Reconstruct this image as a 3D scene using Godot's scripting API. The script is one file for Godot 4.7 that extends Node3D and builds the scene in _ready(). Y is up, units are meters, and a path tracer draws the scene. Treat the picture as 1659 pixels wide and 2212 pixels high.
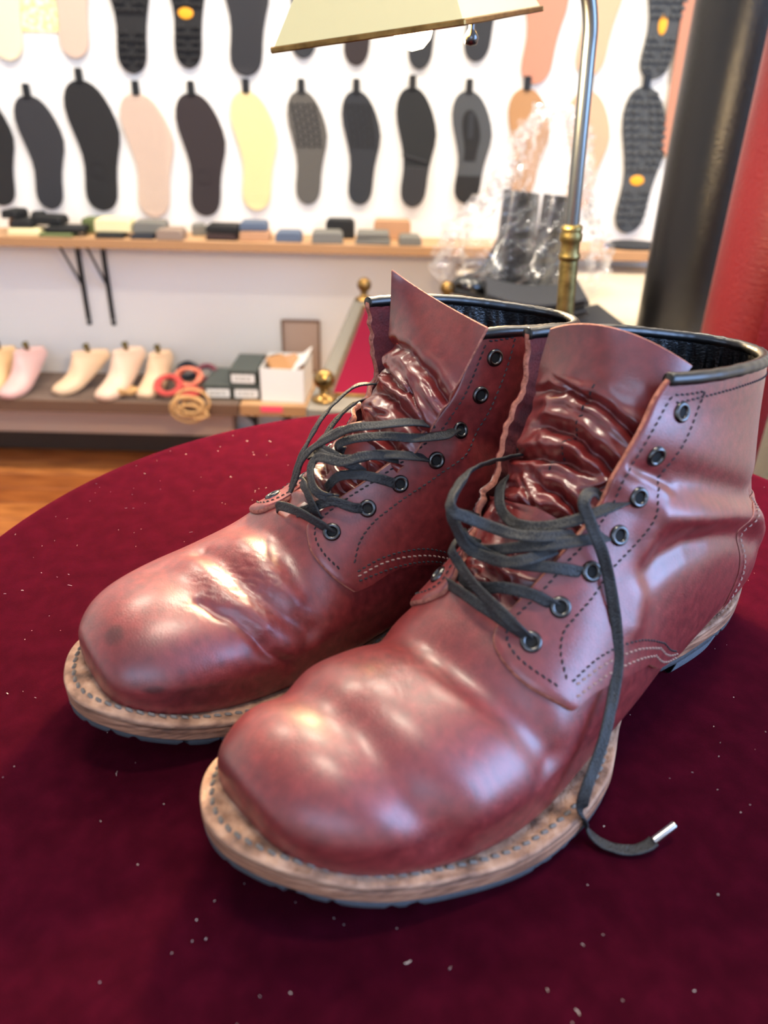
extends Node3D
# A pair of worn red-brown leather boots on a round velvet table in a shoe repair shop.
# Units are metres; the velvet top is y = 0; the shop wall with the hanging soles is at z = -2.30.

const FLOOR_Y := -0.80
const WALL_Z := -2.30

func _ready() -> void:
	set_view()
	set_light()
	make_materials()
	build_room()
	build_table()
	build_boots()
	build_wall_soles()
	build_upper_shelf()
	build_bench()
	build_desk()
	build_leather_rolls()

# ---------------------------------------------------------------- view and light
func set_view() -> void:
	var cam := Camera3D.new()
	cam.name = "camera"
	var lens := CameraAttributesPhysical.new()
	lens.frustum_focal_length = 12.0 / tan(deg_to_rad(66.8 / 2.0))
	lens.frustum_focus_distance = 0.40
	lens.frustum_near = 0.02
	lens.frustum_far = 50.0
	lens.exposure_aperture = 5.4
	cam.attributes = lens
	cam.fov = 66.8
	cam.near = 0.02
	cam.position = Vector3(0, 0.246, 0)
	cam.basis = Basis(Vector3.RIGHT, deg_to_rad(-29.06)) * Basis(Vector3.BACK, deg_to_rad(1.38))
	add_child(cam)
	cam.current = true

func set_light() -> void:
	var we := WorldEnvironment.new()
	we.name = "world_environment"
	var e := Environment.new()
	e.background_mode = Environment.BG_SKY
	var sky := Sky.new()
	var sm := ProceduralSkyMaterial.new()
	sm.sky_top_color = Color(0.62, 0.75, 0.95)
	sm.sky_horizon_color = Color(0.86, 0.90, 0.97)
	sm.ground_horizon_color = Color(0.6, 0.6, 0.62)
	sm.ground_bottom_color = Color(0.4, 0.4, 0.42)
	sm.sky_energy_multiplier = 1.2
	sky.sky_material = sm
	e.sky = sky
	e.tonemap_mode = Environment.TONE_MAPPER_LINEAR
	e.tonemap_exposure = 1.12
	e.sdfgi_enabled = true
	e.ssao_enabled = true
	e.ssil_enabled = true
	we.environment = e
	add_child(we)
	# daylight through the shop window to the right of the camera
	area_light("window_daylight", Vector3(2.07, 0.75, 0.35), Vector3(-1, -0.12, -0.1), Vector2(1.5, 1.3), Color(0.62, 0.77, 1.0), 8.0)
	# daylight through the shop front behind the camera
	area_light("shop_front_daylight", Vector3(-0.3, 0.95, 1.97), Vector3(0, -0.1, -1), Vector2(1.8, 1.1), Color(0.76, 0.85, 1.0), 2.0)

func area_light(called: String, at: Vector3, towards: Vector3, size: Vector2, color: Color, energy: float, parent: Node = self) -> AreaLight3D:
	var l := AreaLight3D.new()
	l.name = called
	l.area_size = size
	l.light_color = color
	l.light_energy = energy
	l.area_range = 8.0
	l.shadow_enabled = true
	parent.add_child(l)
	var up := Vector3.UP if absf(towards.normalized().y) < 0.95 else Vector3.BACK
	l.transform = Transform3D(Basis.looking_at(towards, up), at)
	return l

# ---------------------------------------------------------------- helpers
var M := {}
var names := {}

func numbered(called: String) -> String:
	if not names.has(called):
		names[called] = 0
		return called
	names[called] += 1
	return "%s_%03d" % [called, names[called]]

func tag(o: Node, label: String, category: String, group := "", kind := "") -> Node:
	if label: o.set_meta("label", label)
	if category: o.set_meta("category", category)
	if group: o.set_meta("group", group)
	if kind: o.set_meta("kind", kind)
	return o

func thing(called: String, label: String, category: String, at := Vector3.ZERO, turn := 0.0, group := "") -> Node3D:
	var o := Node3D.new()
	o.name = numbered(called)
	add_child(o)
	o.position = at
	o.rotation.y = turn
	tag(o, label, category, group)
	return o

func obj(called: String, mesh: Mesh, material: Material, parent: Node = self) -> MeshInstance3D:
	var o := MeshInstance3D.new()
	o.name = numbered(called) if parent == self else called
	o.mesh = mesh
	if material: o.material_override = material
	o.cast_shadow = GeometryInstance3D.SHADOW_CASTING_SETTING_ON
	parent.add_child(o, true)
	return o

func struct(called: String, mesh: Mesh, material: Material, label: String, category: String) -> MeshInstance3D:
	var o := obj(called, mesh, material)
	tag(o, label, category, "", "structure")
	return o

func arrays_mesh(v: PackedVector3Array, n: PackedVector3Array, idx: PackedInt32Array, uv := PackedVector2Array(), col := PackedColorArray()) -> ArrayMesh:
	var a := []
	a.resize(Mesh.ARRAY_MAX)
	a[Mesh.ARRAY_VERTEX] = v
	a[Mesh.ARRAY_NORMAL] = n
	a[Mesh.ARRAY_INDEX] = idx
	if uv.size(): a[Mesh.ARRAY_TEX_UV] = uv
	if col.size(): a[Mesh.ARRAY_COLOR] = col
	var m := ArrayMesh.new()
	m.add_surface_from_arrays(Mesh.PRIMITIVE_TRIANGLES, a)
	return m

# a sheet of nu x nv points with smooth normals; away is a point (or, with flat, a direction) that the front turns from
func grid_mesh(p: PackedVector3Array, nu: int, nv: int, away: Vector3, closed_v := false, towards := false, col := PackedColorArray()) -> ArrayMesh:
	var n := PackedVector3Array()
	n.resize(nu * nv)
	var idx := PackedInt32Array()
	var cols := nv if closed_v else nv - 1
	var score := 0.0
	for i in nu - 1:
		for j in cols:
			var a := i * nv + j
			var b := i * nv + (j + 1) % nv
			var c := a + nv
			var d := b + nv
			var f := (p[b] - p[a]).cross(p[c] - p[a])
			var g := (p[c] - p[d]).cross(p[b] - p[d])
			n[a] += f; n[b] += f + g; n[c] += f + g; n[d] += g
			score += (f + g).dot(away if towards else (p[a] - away))
	var s := 1.0 if score >= 0.0 else -1.0
	for i in nu - 1:
		for j in cols:
			var a := i * nv + j
			var b := i * nv + (j + 1) % nv
			var c := a + nv
			var d := b + nv
			if s > 0.0: idx.append_array([a, c, b, b, c, d])
			else: idx.append_array([a, b, c, b, d, c])
	for i in n.size():
		n[i] = (n[i] * s).normalized() if n[i].length_squared() > 1e-24 else Vector3.UP
	return arrays_mesh(p, n, idx, PackedVector2Array(), col)

# many separate small pieces in one mesh, flat or smooth shaded by SurfaceTool
func st_begin() -> SurfaceTool:
	var st := SurfaceTool.new()
	st.begin(Mesh.PRIMITIVE_TRIANGLES)
	return st

func tri(st: SurfaceTool, a: Vector3, b: Vector3, c: Vector3) -> void:
	var n := (b - a).cross(c - a).normalized()
	for q in [a, c, b]:
		st.set_normal(n)
		st.add_vertex(q)

func quad(st: SurfaceTool, a: Vector3, b: Vector3, c: Vector3, d: Vector3) -> void:
	tri(st, a, b, c)
	tri(st, a, c, d)

# a box with chamfered edges
func add_box(st: SurfaceTool, size: Vector3, t := Transform3D(), bevel := 0.0) -> void:
	var h := size / 2.0
	var b := minf(bevel, minf(h.x, minf(h.y, h.z)) * 0.9)
	if b <= 0.0:
		for ax in 3:
			for s in [-1.0, 1.0]:
				var u := Vector3.ZERO; var v := Vector3.ZERO; var n := Vector3.ZERO
				n[ax] = h[ax] * s
				u[(ax + 1) % 3] = h[(ax + 1) % 3]
				v[(ax + 2) % 3] = h[(ax + 2) % 3] * s
				quad(st, t * (n - u - v), t * (n + u - v), t * (n + u + v), t * (n - u + v))
		return
	for ax in 3:
		var ay := (ax + 1) % 3
		var az := (ax + 2) % 3
		for s in [-1.0, 1.0]:
			var c := []
			for k in [[-1, -1], [1, -1], [1, 1], [-1, 1]]:
				var q := Vector3.ZERO
				q[ax] = h[ax] * s; q[ay] = (h[ay] - b) * k[0]; q[az] = (h[az] - b) * k[1] * s
				c.append(t * q)
			quad(st, c[0], c[1], c[2], c[3])
			for s2 in [-1.0, 1.0]:
				var e := []
				for k in [-1.0, 1.0]:
					var q := Vector3.ZERO
					q[ax] = h[ax] * s; q[ay] = (h[ay] - b) * s2; q[az] = (h[az] - b) * k
					e.append(t * q)
					q[ax] = (h[ax] - b) * s; q[ay] = h[ay] * s2
					e.append(t * q)
				if s * s2 > 0.0: quad(st, e[0], e[1], e[3], e[2])
				else: quad(st, e[0], e[2], e[3], e[1])
	for sx in [-1.0, 1.0]:
		for sy in [-1.0, 1.0]:
			for sz in [-1.0, 1.0]:
				var a := t * Vector3(h.x * sx, (h.y - b) * sy, (h.z - b) * sz)
				var d := t * Vector3((h.x - b) * sx, h.y * sy, (h.z - b) * sz)
				var e := t * Vector3((h.x - b) * sx, (h.y - b) * sy, h.z * sz)
				if sx * sy * sz > 0.0: tri(st, a, d, e)
				else: tri(st, a, e, d)

func box_mesh(size: Vector3, bevel := 0.0, t := Transform3D()) -> ArrayMesh:
	var st := st_begin()
	add_box(st, size, t, bevel)
	return st.commit()

# a lathed shape round y: profile of (radius, height)
func lathe(profile: Array, segs := 24, t := Transform3D()) -> ArrayMesh:
	var p := PackedVector3Array()
	for q in profile:
		for k in segs:
			var a := TAU * k / segs
			p.append(t * Vector3(cos(a) * maxf(q[0], 1e-5), q[1], sin(a) * maxf(q[0], 1e-5)))
	var mid := Vector3.ZERO
	for q in p: mid += q
	return grid_mesh(p, profile.size(), segs, mid / p.size(), true)

# Catmull-Rom through points, n steps
func smooth_path(pts: Array, n: int) -> PackedVector3Array:
	var cum := [0.0]
	for i in range(1, pts.size()): cum.append(cum[-1] + maxf((pts[i] - pts[i - 1]).length(), 1e-6))
	var out := PackedVector3Array()
	var k := 0
	for s in n:
		var d: float = cum[-1] * s / (n - 1)
		while k < pts.size() - 2 and d > cum[k + 1]: k += 1
		var f: float = (d - cum[k]) / (cum[k + 1] - cum[k])
		var a: Vector3 = pts[maxi(k - 1, 0)]
		var b: Vector3 = pts[k]
		var c: Vector3 = pts[k + 1]
		var e: Vector3 = pts[mini(k + 2, pts.size() - 1)]
		out.append(b.cubic_interpolate(c, a, e, f))
	return out

# a tube of radius r (number or array along the path)
func tube(path: PackedVector3Array, r, segs := 10, caps := true) -> ArrayMesh:
	var p := PackedVector3Array()
	var n := path.size()
	var side := Vector3.ZERO
	var rows := 0
	for i in n:
		var t := (path[mini(i + 1, n - 1)] - path[maxi(i - 1, 0)]).normalized()
		if side == Vector3.ZERO:
			side = t.cross(Vector3.UP if absf(t.y) < 0.9 else Vector3.RIGHT).normalized()
		side = (side - t * side.dot(t)).normalized()
		var up := t.cross(side)
		var rr: float = r if r is float else r[i]
		if i == 0 and caps:
			for k in segs: p.append(path[0])
			rows += 1
		for k in segs:
			var a := TAU * k / segs
			p.append(path[i] + (side * cos(a) + up * sin(a)) * rr)
		rows += 1
		if i == n - 1 and caps:
			for k in segs: p.append(path[i])
			rows += 1
	return oriented_tube(p, rows, segs, path)

func oriented_tube(p: PackedVector3Array, rows: int, segs: int, path: PackedVector3Array) -> ArrayMesh:
	# front away from the path: judged on the middle ring
	var n := PackedVector3Array()
	n.resize(p.size())
	var idx := PackedInt32Array()
	var i0 := rows / 2
	var ring := Vector3.ZERO
	for k in segs: ring += p[i0 * segs + k]
	ring /= segs
	var a0 := i0 * segs
	var f0 := (p[a0 + 1] - p[a0]).cross(p[a0 - segs] - p[a0])
	var s := -1.0 if f0.dot(p[a0] - ring) > 0.0 else 1.0
	for i in rows - 1:
		for j in segs:
			var a := i * segs + j
			var b := i * segs + (j + 1) % segs
			var c := a + segs
			var d := b + segs
			var f := (p[b] - p[a]).cross(p[c] - p[a]) + (p[c] - p[d]).cross(p[b] - p[d])
			n[a] += f; n[b] += f; n[c] += f; n[d] += f
			if s > 0.0: idx.append_array([a, c, b, b, c, d])
			else: idx.append_array([a, b, c, b, d, c])
	for i in n.size():
		n[i] = (n[i] * s).normalized() if n[i].length_squared() > 1e-30 else Vector3.UP
	return arrays_mesh(p, n, idx)

# a flat polygon (x, y) given as outline, extruded from z = 0 to z = depth, edges chamfered
func prism(outline: PackedVector2Array, depth: float, t := Transform3D(), bevel := 0.0) -> ArrayMesh:
	var st := st_begin()
	add_prism(st, outline, depth, t, bevel)
	return st.commit()

func add_prism(st: SurfaceTool, outline: PackedVector2Array, depth: float, t := Transform3D(), bevel := 0.0) -> void:
	var o := outline
	if Geometry2D.is_polygon_clockwise(o):
		o = o.duplicate()
		o.reverse()
	var n := o.size()
	var inner := PackedVector2Array()
	for i in n:
		var e := (o[(i + 1) % n] - o[(i + n - 1) % n]).normalized()
		inner.append(o[i] + Vector2(-e.y, e.x) * bevel)
	var idx := Geometry2D.triangulate_polygon(inner if bevel > 0.0 else o)
	var face := inner if bevel > 0.0 else o
	for k in range(0, idx.size(), 3):
		var a := face[idx[k]]; var b := face[idx[k + 1]]; var c := face[idx[k + 2]]
		if (b - a).cross(c - a) < 0.0:
			var q := b
			b = c; c = q
		tri(st, t * Vector3(a.x, a.y, depth), t * Vector3(b.x, b.y, depth), t * Vector3(c.x, c.y, depth))
		tri(st, t * Vector3(a.x, a.y, 0), t * Vector3(c.x, c.y, 0), t * Vector3(b.x, b.y, 0))
	for i in n:
		var j := (i + 1) % n
		var z1 := depth - bevel
		quad(st, t * Vector3(o[i].x, o[i].y, 0), t * Vector3(o[j].x, o[j].y, 0), t * Vector3(o[j].x, o[j].y, z1), t * Vector3(o[i].x, o[i].y, z1))
		if bevel > 0.0:
			quad(st, t * Vector3(o[i].x, o[i].y, z1), t * Vector3(o[j].x, o[j].y, z1), t * Vector3(inner[j].x, inner[j].y, depth), t * Vector3(inner[i].x, inner[i].y, depth))

# ---------------------------------------------------------------- materials
func noise_image(size: int, freq: float, octaves: int, seed_: int, kind := FastNoiseLite.TYPE_SIMPLEX_SMOOTH) -> Image:
	var f := FastNoiseLite.new()
	f.seed = seed_
	f.noise_type = kind
	f.frequency = freq
	f.fractal_octaves = octaves
	if kind == FastNoiseLite.TYPE_CELLULAR:
		f.cellular_return_type = FastNoiseLite.RETURN_DISTANCE2_SUB
	return f.get_seamless_image(size, size)

# colour texture: noise runs through a list of sRGB colours
func color_tex(size: int, freq: float, octaves: int, seed_: int, ramp: Array, stretch := Vector2(1, 1)) -> ImageTexture:
	var src := noise_image(size, freq, octaves, seed_)
	var im := Image.create(size, size, false, Image.FORMAT_RGB8)
	for y in size:
		for x in size:
			var v := src.get_pixel(int(x * stretch.x) % size, int(y * stretch.y) % size).r * (ramp.size() - 1)
			var i := clampi(int(v), 0, ramp.size() - 2)
			im.set_pixel(x, y, (ramp[i] as Color).lerp(ramp[i + 1], v - i))
	im.generate_mipmaps()
	return ImageTexture.create_from_image(im)

func bump_tex(size: int, freq: float, octaves: int, seed_: int, strength: float, kind := FastNoiseLite.TYPE_SIMPLEX_SMOOTH) -> ImageTexture:
	var im := noise_image(size, freq, octaves, seed_, kind)
	im.convert(Image.FORMAT_RGBA8)
	im.bump_map_to_normal_map(strength)
	im.generate_mipmaps()
	return ImageTexture.create_from_image(im)

func mat(called: String, color: Color, rough: float, metal := 0.0) -> StandardMaterial3D:
	var m := StandardMaterial3D.new()
	m.resource_name = called
	m.albedo_color = color
	m.roughness = rough
	m.metallic = metal
	M[called] = m
	return m

func grain(m: StandardMaterial3D, tex: Texture2D, bump: Texture2D, tiles: float, bump_scale := 1.0, world := false) -> StandardMaterial3D:
	if tex: m.albedo_texture = tex
	if bump:
		m.normal_enabled = true
		m.normal_texture = bump
		m.normal_scale = bump_scale
	m.uv1_triplanar = true
	m.uv1_world_triplanar = world
	m.uv1_scale = Vector3.ONE * tiles
	return m

# stations of the last: u, ridge x y, sole or back x y, outer half width, inner half width, centre, belly, exponents
const STATIONS := [
	[0,0.2882,0.0378,0.2882,0.0372,0.0003,0.0003,-0.006,0.5,2,2],
	[0.15,0.287,0.0455,0.287,0.029,0.014,0.014,-0.006,0.42,2,3.5],
	[0.4,0.284,0.0495,0.284,0.026,0.023,0.0222,-0.006,0.4,2,5],
	[0.8,0.2765,0.0545,0.2765,0.0225,0.032,0.0295,-0.005,0.38,1.97,7],
	[1.3,0.2655,0.058,0.2655,0.0195,0.0393,0.0353,-0.004,0.36,1.93,8],
	[2,0.248,0.06,0.248,0.015,0.0455,0.0405,-0.002,0.34,1.9,8],
	[3,0.223,0.0615,0.223,0.0115,0.05,0.043,0,0.33,1.88,8],
	[4,0.2,0.067,0.197,0.011,0.052,0.0415,0,0.32,1.88,8],
	[5,0.183,0.0785,0.163,0.0132,0.0495,0.0385,0,0.32,1.9,7],
	[6,0.172,0.091,0.123,0.0172,0.0465,0.0365,0,0.33,1.95,6],
	[7,0.1635,0.102,0.085,0.0222,0.043,0.0365,0,0.36,2,5.5],
	[8,0.156,0.1115,0.042,0.0262,0.0418,0.0375,0,0.4,2,4.5],
	[9,0.15,0.1205,0.005,0.0285,0.04,0.037,0,0.46,2,3.4],
	[10,0.144,0.1295,-0.003,0.045,0.038,0.035,0,0.5,2,2.4],
	[11,0.1385,0.1385,0.002,0.076,0.0345,0.033,0,0.5,2,2],
	[12,0.133,0.148,0.007,0.108,0.03,0.031,0,0.5,2,2],
	[13,0.127,0.158,0.012,0.14,0.0275,0.03,0,0.5,2,2]]
const SOLE_OUTER := [[-0.0035,0.0001],[-0.0013,0.0144],[0.0030,0.0240],[0.0126,0.0323],[0.0288,0.0389],[0.0481,0.0421],[0.0770,0.0398],[0.1059,0.0344],[0.1348,0.0428],[0.1637,0.0569],[0.1926,0.0606],[0.2167,0.0581],[0.2407,0.0499],[0.2600,0.0417],[0.2764,0.0315],[0.2889,0.0179],[0.2956,0.0049],[0.2985,-0.0071]]
const SOLE_INNER := [[-0.0035,0.0000],[-0.0013,-0.0137],[0.0030,-0.0228],[0.0126,-0.0308],[0.0288,-0.0368],[0.0481,-0.0388],[0.0770,-0.0347],[0.1059,-0.0286],[0.1348,-0.0325],[0.1637,-0.0409],[0.1926,-0.0498],[0.2119,-0.0527],[0.2359,-0.0511],[0.2600,-0.0463],[0.2793,-0.0390],[0.2899,-0.0300],[0.2966,-0.0190],[0.2985,-0.0070]]
const LACES_NEAR := [
	[[0.1840,0.0709,0.0251],[0.1863,0.0736,0.0245],[0.1891,0.0766,0.0196],[0.1905,0.0786,0.0073],[0.1891,0.0782,-0.0056],[0.1817,0.0716,-0.0209],[0.1729,0.0626,-0.0334]],
	[[0.1709,0.0797,0.0262],[0.1742,0.0824,0.0253],[0.1785,0.0854,0.0201],[0.1825,0.0852,0.0110],[0.1843,0.0819,0.0032],[0.1840,0.0788,-0.0056],[0.1807,0.0770,-0.0134]],
	[[0.1700,0.0871,-0.0130],[0.1721,0.0875,-0.0200],[0.1839,0.0900,-0.0150],[0.1853,0.0870,-0.0100],[0.1886,0.0836,0.0028],[0.1901,0.0810,0.0156],[0.1886,0.0766,0.0234],[0.1846,0.0718,0.0251]],
	[[0.1562,0.0887,0.0277],[0.1611,0.0912,0.0269],[0.1692,0.0936,0.0216],[0.1757,0.0929,0.0117],[0.1776,0.0921,0.0059],[0.1782,0.0915,-0.0021],[0.1808,0.0945,-0.0090],[0.1822,0.0982,-0.0140],[0.1795,0.1005,-0.0180],[0.1710,0.0974,-0.0220],[0.1599,0.0908,-0.0240]],
	[[0.1632,0.0971,0.0172],[0.1708,0.0967,0.0157],[0.1767,0.0958,0.0131],[0.1797,0.0935,0.0075],[0.1805,0.0918,-0.0024],[0.1822,0.0932,-0.0090],[0.1838,0.0989,-0.0130],[0.1847,0.1047,-0.0160],[0.1826,0.1096,-0.0180],[0.1738,0.1118,-0.0220],[0.1658,0.1139,-0.0250],[0.1517,0.1123,-0.0280],[0.1362,0.1094,-0.0290],[0.1279,0.1087,-0.0290],[0.1209,0.1070,-0.0330],[0.1178,0.1059,-0.0380]],
	[[0.1414,0.0995,0.0273],[0.1469,0.1011,0.0273],[0.1556,0.1018,0.0250],[0.1665,0.1010,0.0184],[0.1730,0.0985,0.0097],[0.1757,0.0944,0.0015],[0.1761,0.0907,-0.0062],[0.1771,0.0911,-0.0120],[0.1725,0.0908,-0.0200]],
	[[0.1568,0.1024,0.0198],[0.1604,0.1031,0.0192],[0.1690,0.1032,0.0139],[0.1740,0.1023,0.0057],[0.1776,0.1030,-0.0040],[0.1837,0.1064,-0.0100],[0.1867,0.1081,-0.0130],[0.1857,0.1105,-0.0160],[0.1785,0.1123,-0.0200],[0.1656,0.1124,-0.0260],[0.1478,0.1080,-0.0330],[0.1310,0.1021,-0.0400]],
	[[0.1306,0.1115,0.0261],[0.1361,0.1119,0.0264],[0.1434,0.1115,0.0254],[0.1502,0.1099,0.0228],[0.1571,0.1072,0.0184],[0.1634,0.1037,0.0106],[0.1660,0.1015,0.0014],[0.1599,0.0984,-0.0100],[0.1565,0.1005,-0.0160],[0.1490,0.1027,-0.0220],[0.1380,0.1013,-0.0280]],
	[[0.1416,0.1121,0.0196],[0.1465,0.1158,0.0193],[0.1525,0.1177,0.0201],[0.1562,0.1157,0.0213],[0.1565,0.1118,0.0238],[0.1560,0.1044,0.0287],[0.1548,0.0980,0.0319],[0.1535,0.0894,0.0349],[0.1537,0.0797,0.0389],[0.1543,0.0699,0.0426],[0.1565,0.0590,0.0466],[0.1615,0.0511,0.0500],[0.1672,0.0458,0.0530],[0.1735,0.0400,0.0560],[0.1798,0.0331,0.0580],[0.1867,0.0269,0.0600],[0.1892,0.0189,0.0610],[0.1841,0.0060,0.0607],[0.1841,0.0030,0.0669],[0.1812,0.0020,0.0731],[0.1766,0.0020,0.0779],[0.1718,0.0030,0.0805],[0.1693,0.0040,0.0811]]]
const LACES_FAR := [
	[[0.1803,0.0708,-0.0223],[0.1833,0.0738,-0.0218],[0.1868,0.0767,-0.0176],[0.1901,0.0782,-0.0082],[0.1915,0.0755,0.0044],[0.1909,0.0717,0.0096]],
	[[0.1636,0.0792,-0.0246],[0.1679,0.0808,-0.0254],[0.1721,0.0823,-0.0248],[0.1778,0.0846,-0.0195],[0.1814,0.0825,-0.0152],[0.1840,0.0787,-0.0102],[0.1882,0.0748,-0.0041]],
	[[0.1828,0.0760,-0.0153],[0.1839,0.0782,-0.0144],[0.1844,0.0839,-0.0096],[0.1830,0.0869,-0.0025],[0.1813,0.0862,0.0021],[0.1785,0.0846,0.0028]],
	[[0.1478,0.0871,-0.0271],[0.1522,0.0900,-0.0278],[0.1592,0.0933,-0.0255],[0.1653,0.0946,-0.0207],[0.1717,0.0934,-0.0149],[0.1746,0.0892,-0.0117],[0.1752,0.0855,-0.0092]],
	[[0.1620,0.0940,-0.0194],[0.1655,0.0972,-0.0170],[0.1689,0.0993,-0.0139],[0.1713,0.1011,-0.0061],[0.1707,0.1003,0.0015],[0.1667,0.1018,0.0061],[0.1635,0.1076,-0.0008],[0.1582,0.1091,-0.0041]],
	[[0.1321,0.0971,-0.0284],[0.1372,0.0992,-0.0293],[0.1451,0.1016,-0.0279],[0.1567,0.1026,-0.0217],[0.1633,0.1009,-0.0177],[0.1696,0.1003,-0.0132],[0.1731,0.0998,-0.0062],[0.1715,0.0984,0.0040],[0.1683,0.0979,0.0100],[0.1629,0.0995,0.0130],[0.1574,0.1021,0.0120]],
	[[0.1472,0.0991,-0.0247],[0.1563,0.1027,-0.0233],[0.1640,0.1029,-0.0201],[0.1708,0.1003,-0.0158],[0.1745,0.1001,-0.0084],[0.1751,0.0973,-0.0007],[0.1784,0.0935,-0.0013],[0.1824,0.0892,-0.0092],[0.1812,0.0865,-0.0154],[0.1747,0.0841,-0.0180]],
	[[0.1171,0.1086,-0.0291],[0.1222,0.1086,-0.0307],[0.1264,0.1083,-0.0316],[0.1396,0.1085,-0.0273],[0.1512,0.1098,-0.0210],[0.1610,0.1088,-0.0142],[0.1667,0.1059,-0.0088],[0.1677,0.1026,-0.0065],[0.1646,0.1009,-0.0081]],
	[[0.1292,0.1120,-0.0258],[0.1349,0.1139,-0.0263],[0.1435,0.1160,-0.0250],[0.1561,0.1158,-0.0204],[0.1644,0.1138,-0.0131],[0.1675,0.1063,-0.0020],[0.1719,0.0996,0.0060],[0.1756,0.0932,0.0100],[0.1774,0.0843,0.0130],[0.1802,0.0719,0.0170],[0.1797,0.0669,0.0200]],
	[[0.1192,0.1060,0.0240],[0.1223,0.1110,0.0210],[0.1252,0.1150,0.0210],[0.1294,0.1163,0.0230],[0.1361,0.1155,0.0260],[0.1463,0.1105,0.0260],[0.1566,0.1043,0.0240],[0.1644,0.0968,0.0220],[0.1712,0.0891,0.0200],[0.1753,0.0799,0.0200],[0.1781,0.0670,0.0220]],
	[[0.1327,0.1077,0.0200],[0.1368,0.1106,0.0180],[0.1401,0.1097,0.0200],[0.1454,0.1056,0.0220],[0.1524,0.1000,0.0220],[0.1613,0.0924,0.0200],[0.1685,0.0890,0.0160]]]
const AGLET := [
	[[0.1697,0.0040,0.0810],[0.1596,0.0070,0.0833]]]
func make_materials() -> void:
	var leather_tone := color_tex(512, 0.016, 6, 11, [Color(0.31, 0.070, 0.076), Color(0.39, 0.108, 0.108), Color(0.445, 0.136, 0.134), Color(0.52, 0.19, 0.18)])
	var pores := bump_tex(512, 0.09, 4, 5, 2.2)
	var m := grain(mat("red_brown_leather", Color.WHITE, 0.41), leather_tone, pores, 19.0, 0.38)
	m.metallic_specular = 0.6
	m.clearcoat_enabled = true
	m.clearcoat = 0.3
	m.clearcoat_roughness = 0.27
	m = grain(mat("tongue_leather", Color(0.92, 0.86, 0.84), 0.33), leather_tone, pores, 19.0, 0.3)
	m.metallic_specular = 0.6
	m.clearcoat_enabled = true
	m.clearcoat = 0.3
	m.clearcoat_roughness = 0.22
	grain(mat("leather_flesh_side", Color(0.80, 0.42, 0.33), 0.8), leather_tone, pores, 11.0, 0.8)
	var raw := color_tex(256, 0.03, 4, 21, [Color(0.40, 0.22, 0.17), Color(0.60, 0.36, 0.29), Color(0.74, 0.49, 0.41)])
	grain(mat("cut_leather", Color.WHITE, 0.85), raw, bump_tex(256, 0.05, 4, 8, 4.0), 40.0, 1.2)
	m = grain(mat("black_lining", Color(0.035, 0.035, 0.04), 0.42), null, pores, 14.0, 0.8)
	m = mat("black_piping", Color(0.02, 0.022, 0.026), 0.36)
	var weave := color_tex(128, 0.08, 3, 31, [Color(0.05, 0.052, 0.056), Color(0.10, 0.102, 0.108), Color(0.19, 0.19, 0.195)])
	grain(mat("black_lace", Color(0.86, 0.88, 0.9), 0.62), weave, bump_tex(128, 0.12, 3, 9, 4.0), 60.0, 0.9)
	mat("black_enamel", Color(0.018, 0.018, 0.02), 0.22, 0.0).metallic_specular = 0.8
	mat("hole_shade_black", Color(0.008, 0.008, 0.008), 0.9)  # painted darkness for the inside of the eyelets
	mat("steel", Color(0.75, 0.74, 0.72), 0.25, 1.0)
	mat("dark_thread", Color(0.11, 0.10, 0.12), 0.75)
	mat("pale_thread", Color(0.55, 0.44, 0.40), 0.75)
	mat("grey_thread", Color(0.40, 0.37, 0.345), 0.8)
	var tan_tone := color_tex(512, 0.02, 5, 41, [Color(0.26, 0.17, 0.125), Color(0.50, 0.36, 0.28), Color(0.66, 0.51, 0.41), Color(0.76, 0.63, 0.53)])
	var tan_bump := bump_tex(512, 0.035, 5, 42, 5.0)
	m = grain(mat("welt_leather", Color.WHITE, 0.72), tan_tone, tan_bump, 9.0, 0.9)
	m.uv1_scale = Vector3(7, 26, 7)
	m = grain(mat("midsole_leather", Color(0.93, 0.85, 0.80), 0.78), tan_tone, tan_bump, 9.0, 1.2)
	m.uv1_scale = Vector3(4, 60, 4)
	m = grain(mat("rubber_sole", Color(0.20, 0.215, 0.235), 0.75), null, tan_bump, 12.0, 0.8)
	grain(mat("heel_rubber", Color(0.34, 0.37, 0.40), 0.7), null, tan_bump, 12.0, 0.5)
	# velvet
	var nap := color_tex(512, 0.010, 4, 51, [Color(0.33, 0.33, 0.33), Color(0.38, 0.38, 0.38), Color(0.44, 0.44, 0.44)])
	m = grain(mat("burgundy_velvet", Color(0.48, 0.095, 0.21), 0.95), nap, bump_tex(512, 0.30, 2, 52, 3.0), 14.0, 0.5, true)
	m.metallic_specular = 0.08
	m.rim_enabled = true
	m.rim = 1.0
	m.rim_tint = 1.0
	mat("lint", Color(0.82, 0.76, 0.72), 0.9)
	# room
	grain(mat("white_wall", Color(0.92, 0.91, 0.885), 0.85), null, bump_tex(256, 0.02, 4, 61, 0.8), 2.0, 0.3, true)
	mat("ceiling_white", Color(0.9, 0.89, 0.86), 0.9)
	grain(mat("cream_wall", Color(0.88, 0.85, 0.80), 0.85), null, null, 1.0)
	var wood := color_tex(512, 0.012, 5, 71, [Color(0.50, 0.28, 0.12), Color(0.66, 0.40, 0.19), Color(0.74, 0.48, 0.25)])
	m = grain(mat("floor_oak", Color.WHITE, 0.38), wood, null, 1.0, 1.0, true)
	m.uv1_scale = Vector3(0.9, 3, 7)
	m = grain(mat("floor_oak_dark", Color(0.86, 0.80, 0.76), 0.40), wood, null, 1.0, 1.0, true)
	m.uv1_scale = Vector3(0.8, 3, 6.1)
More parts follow.
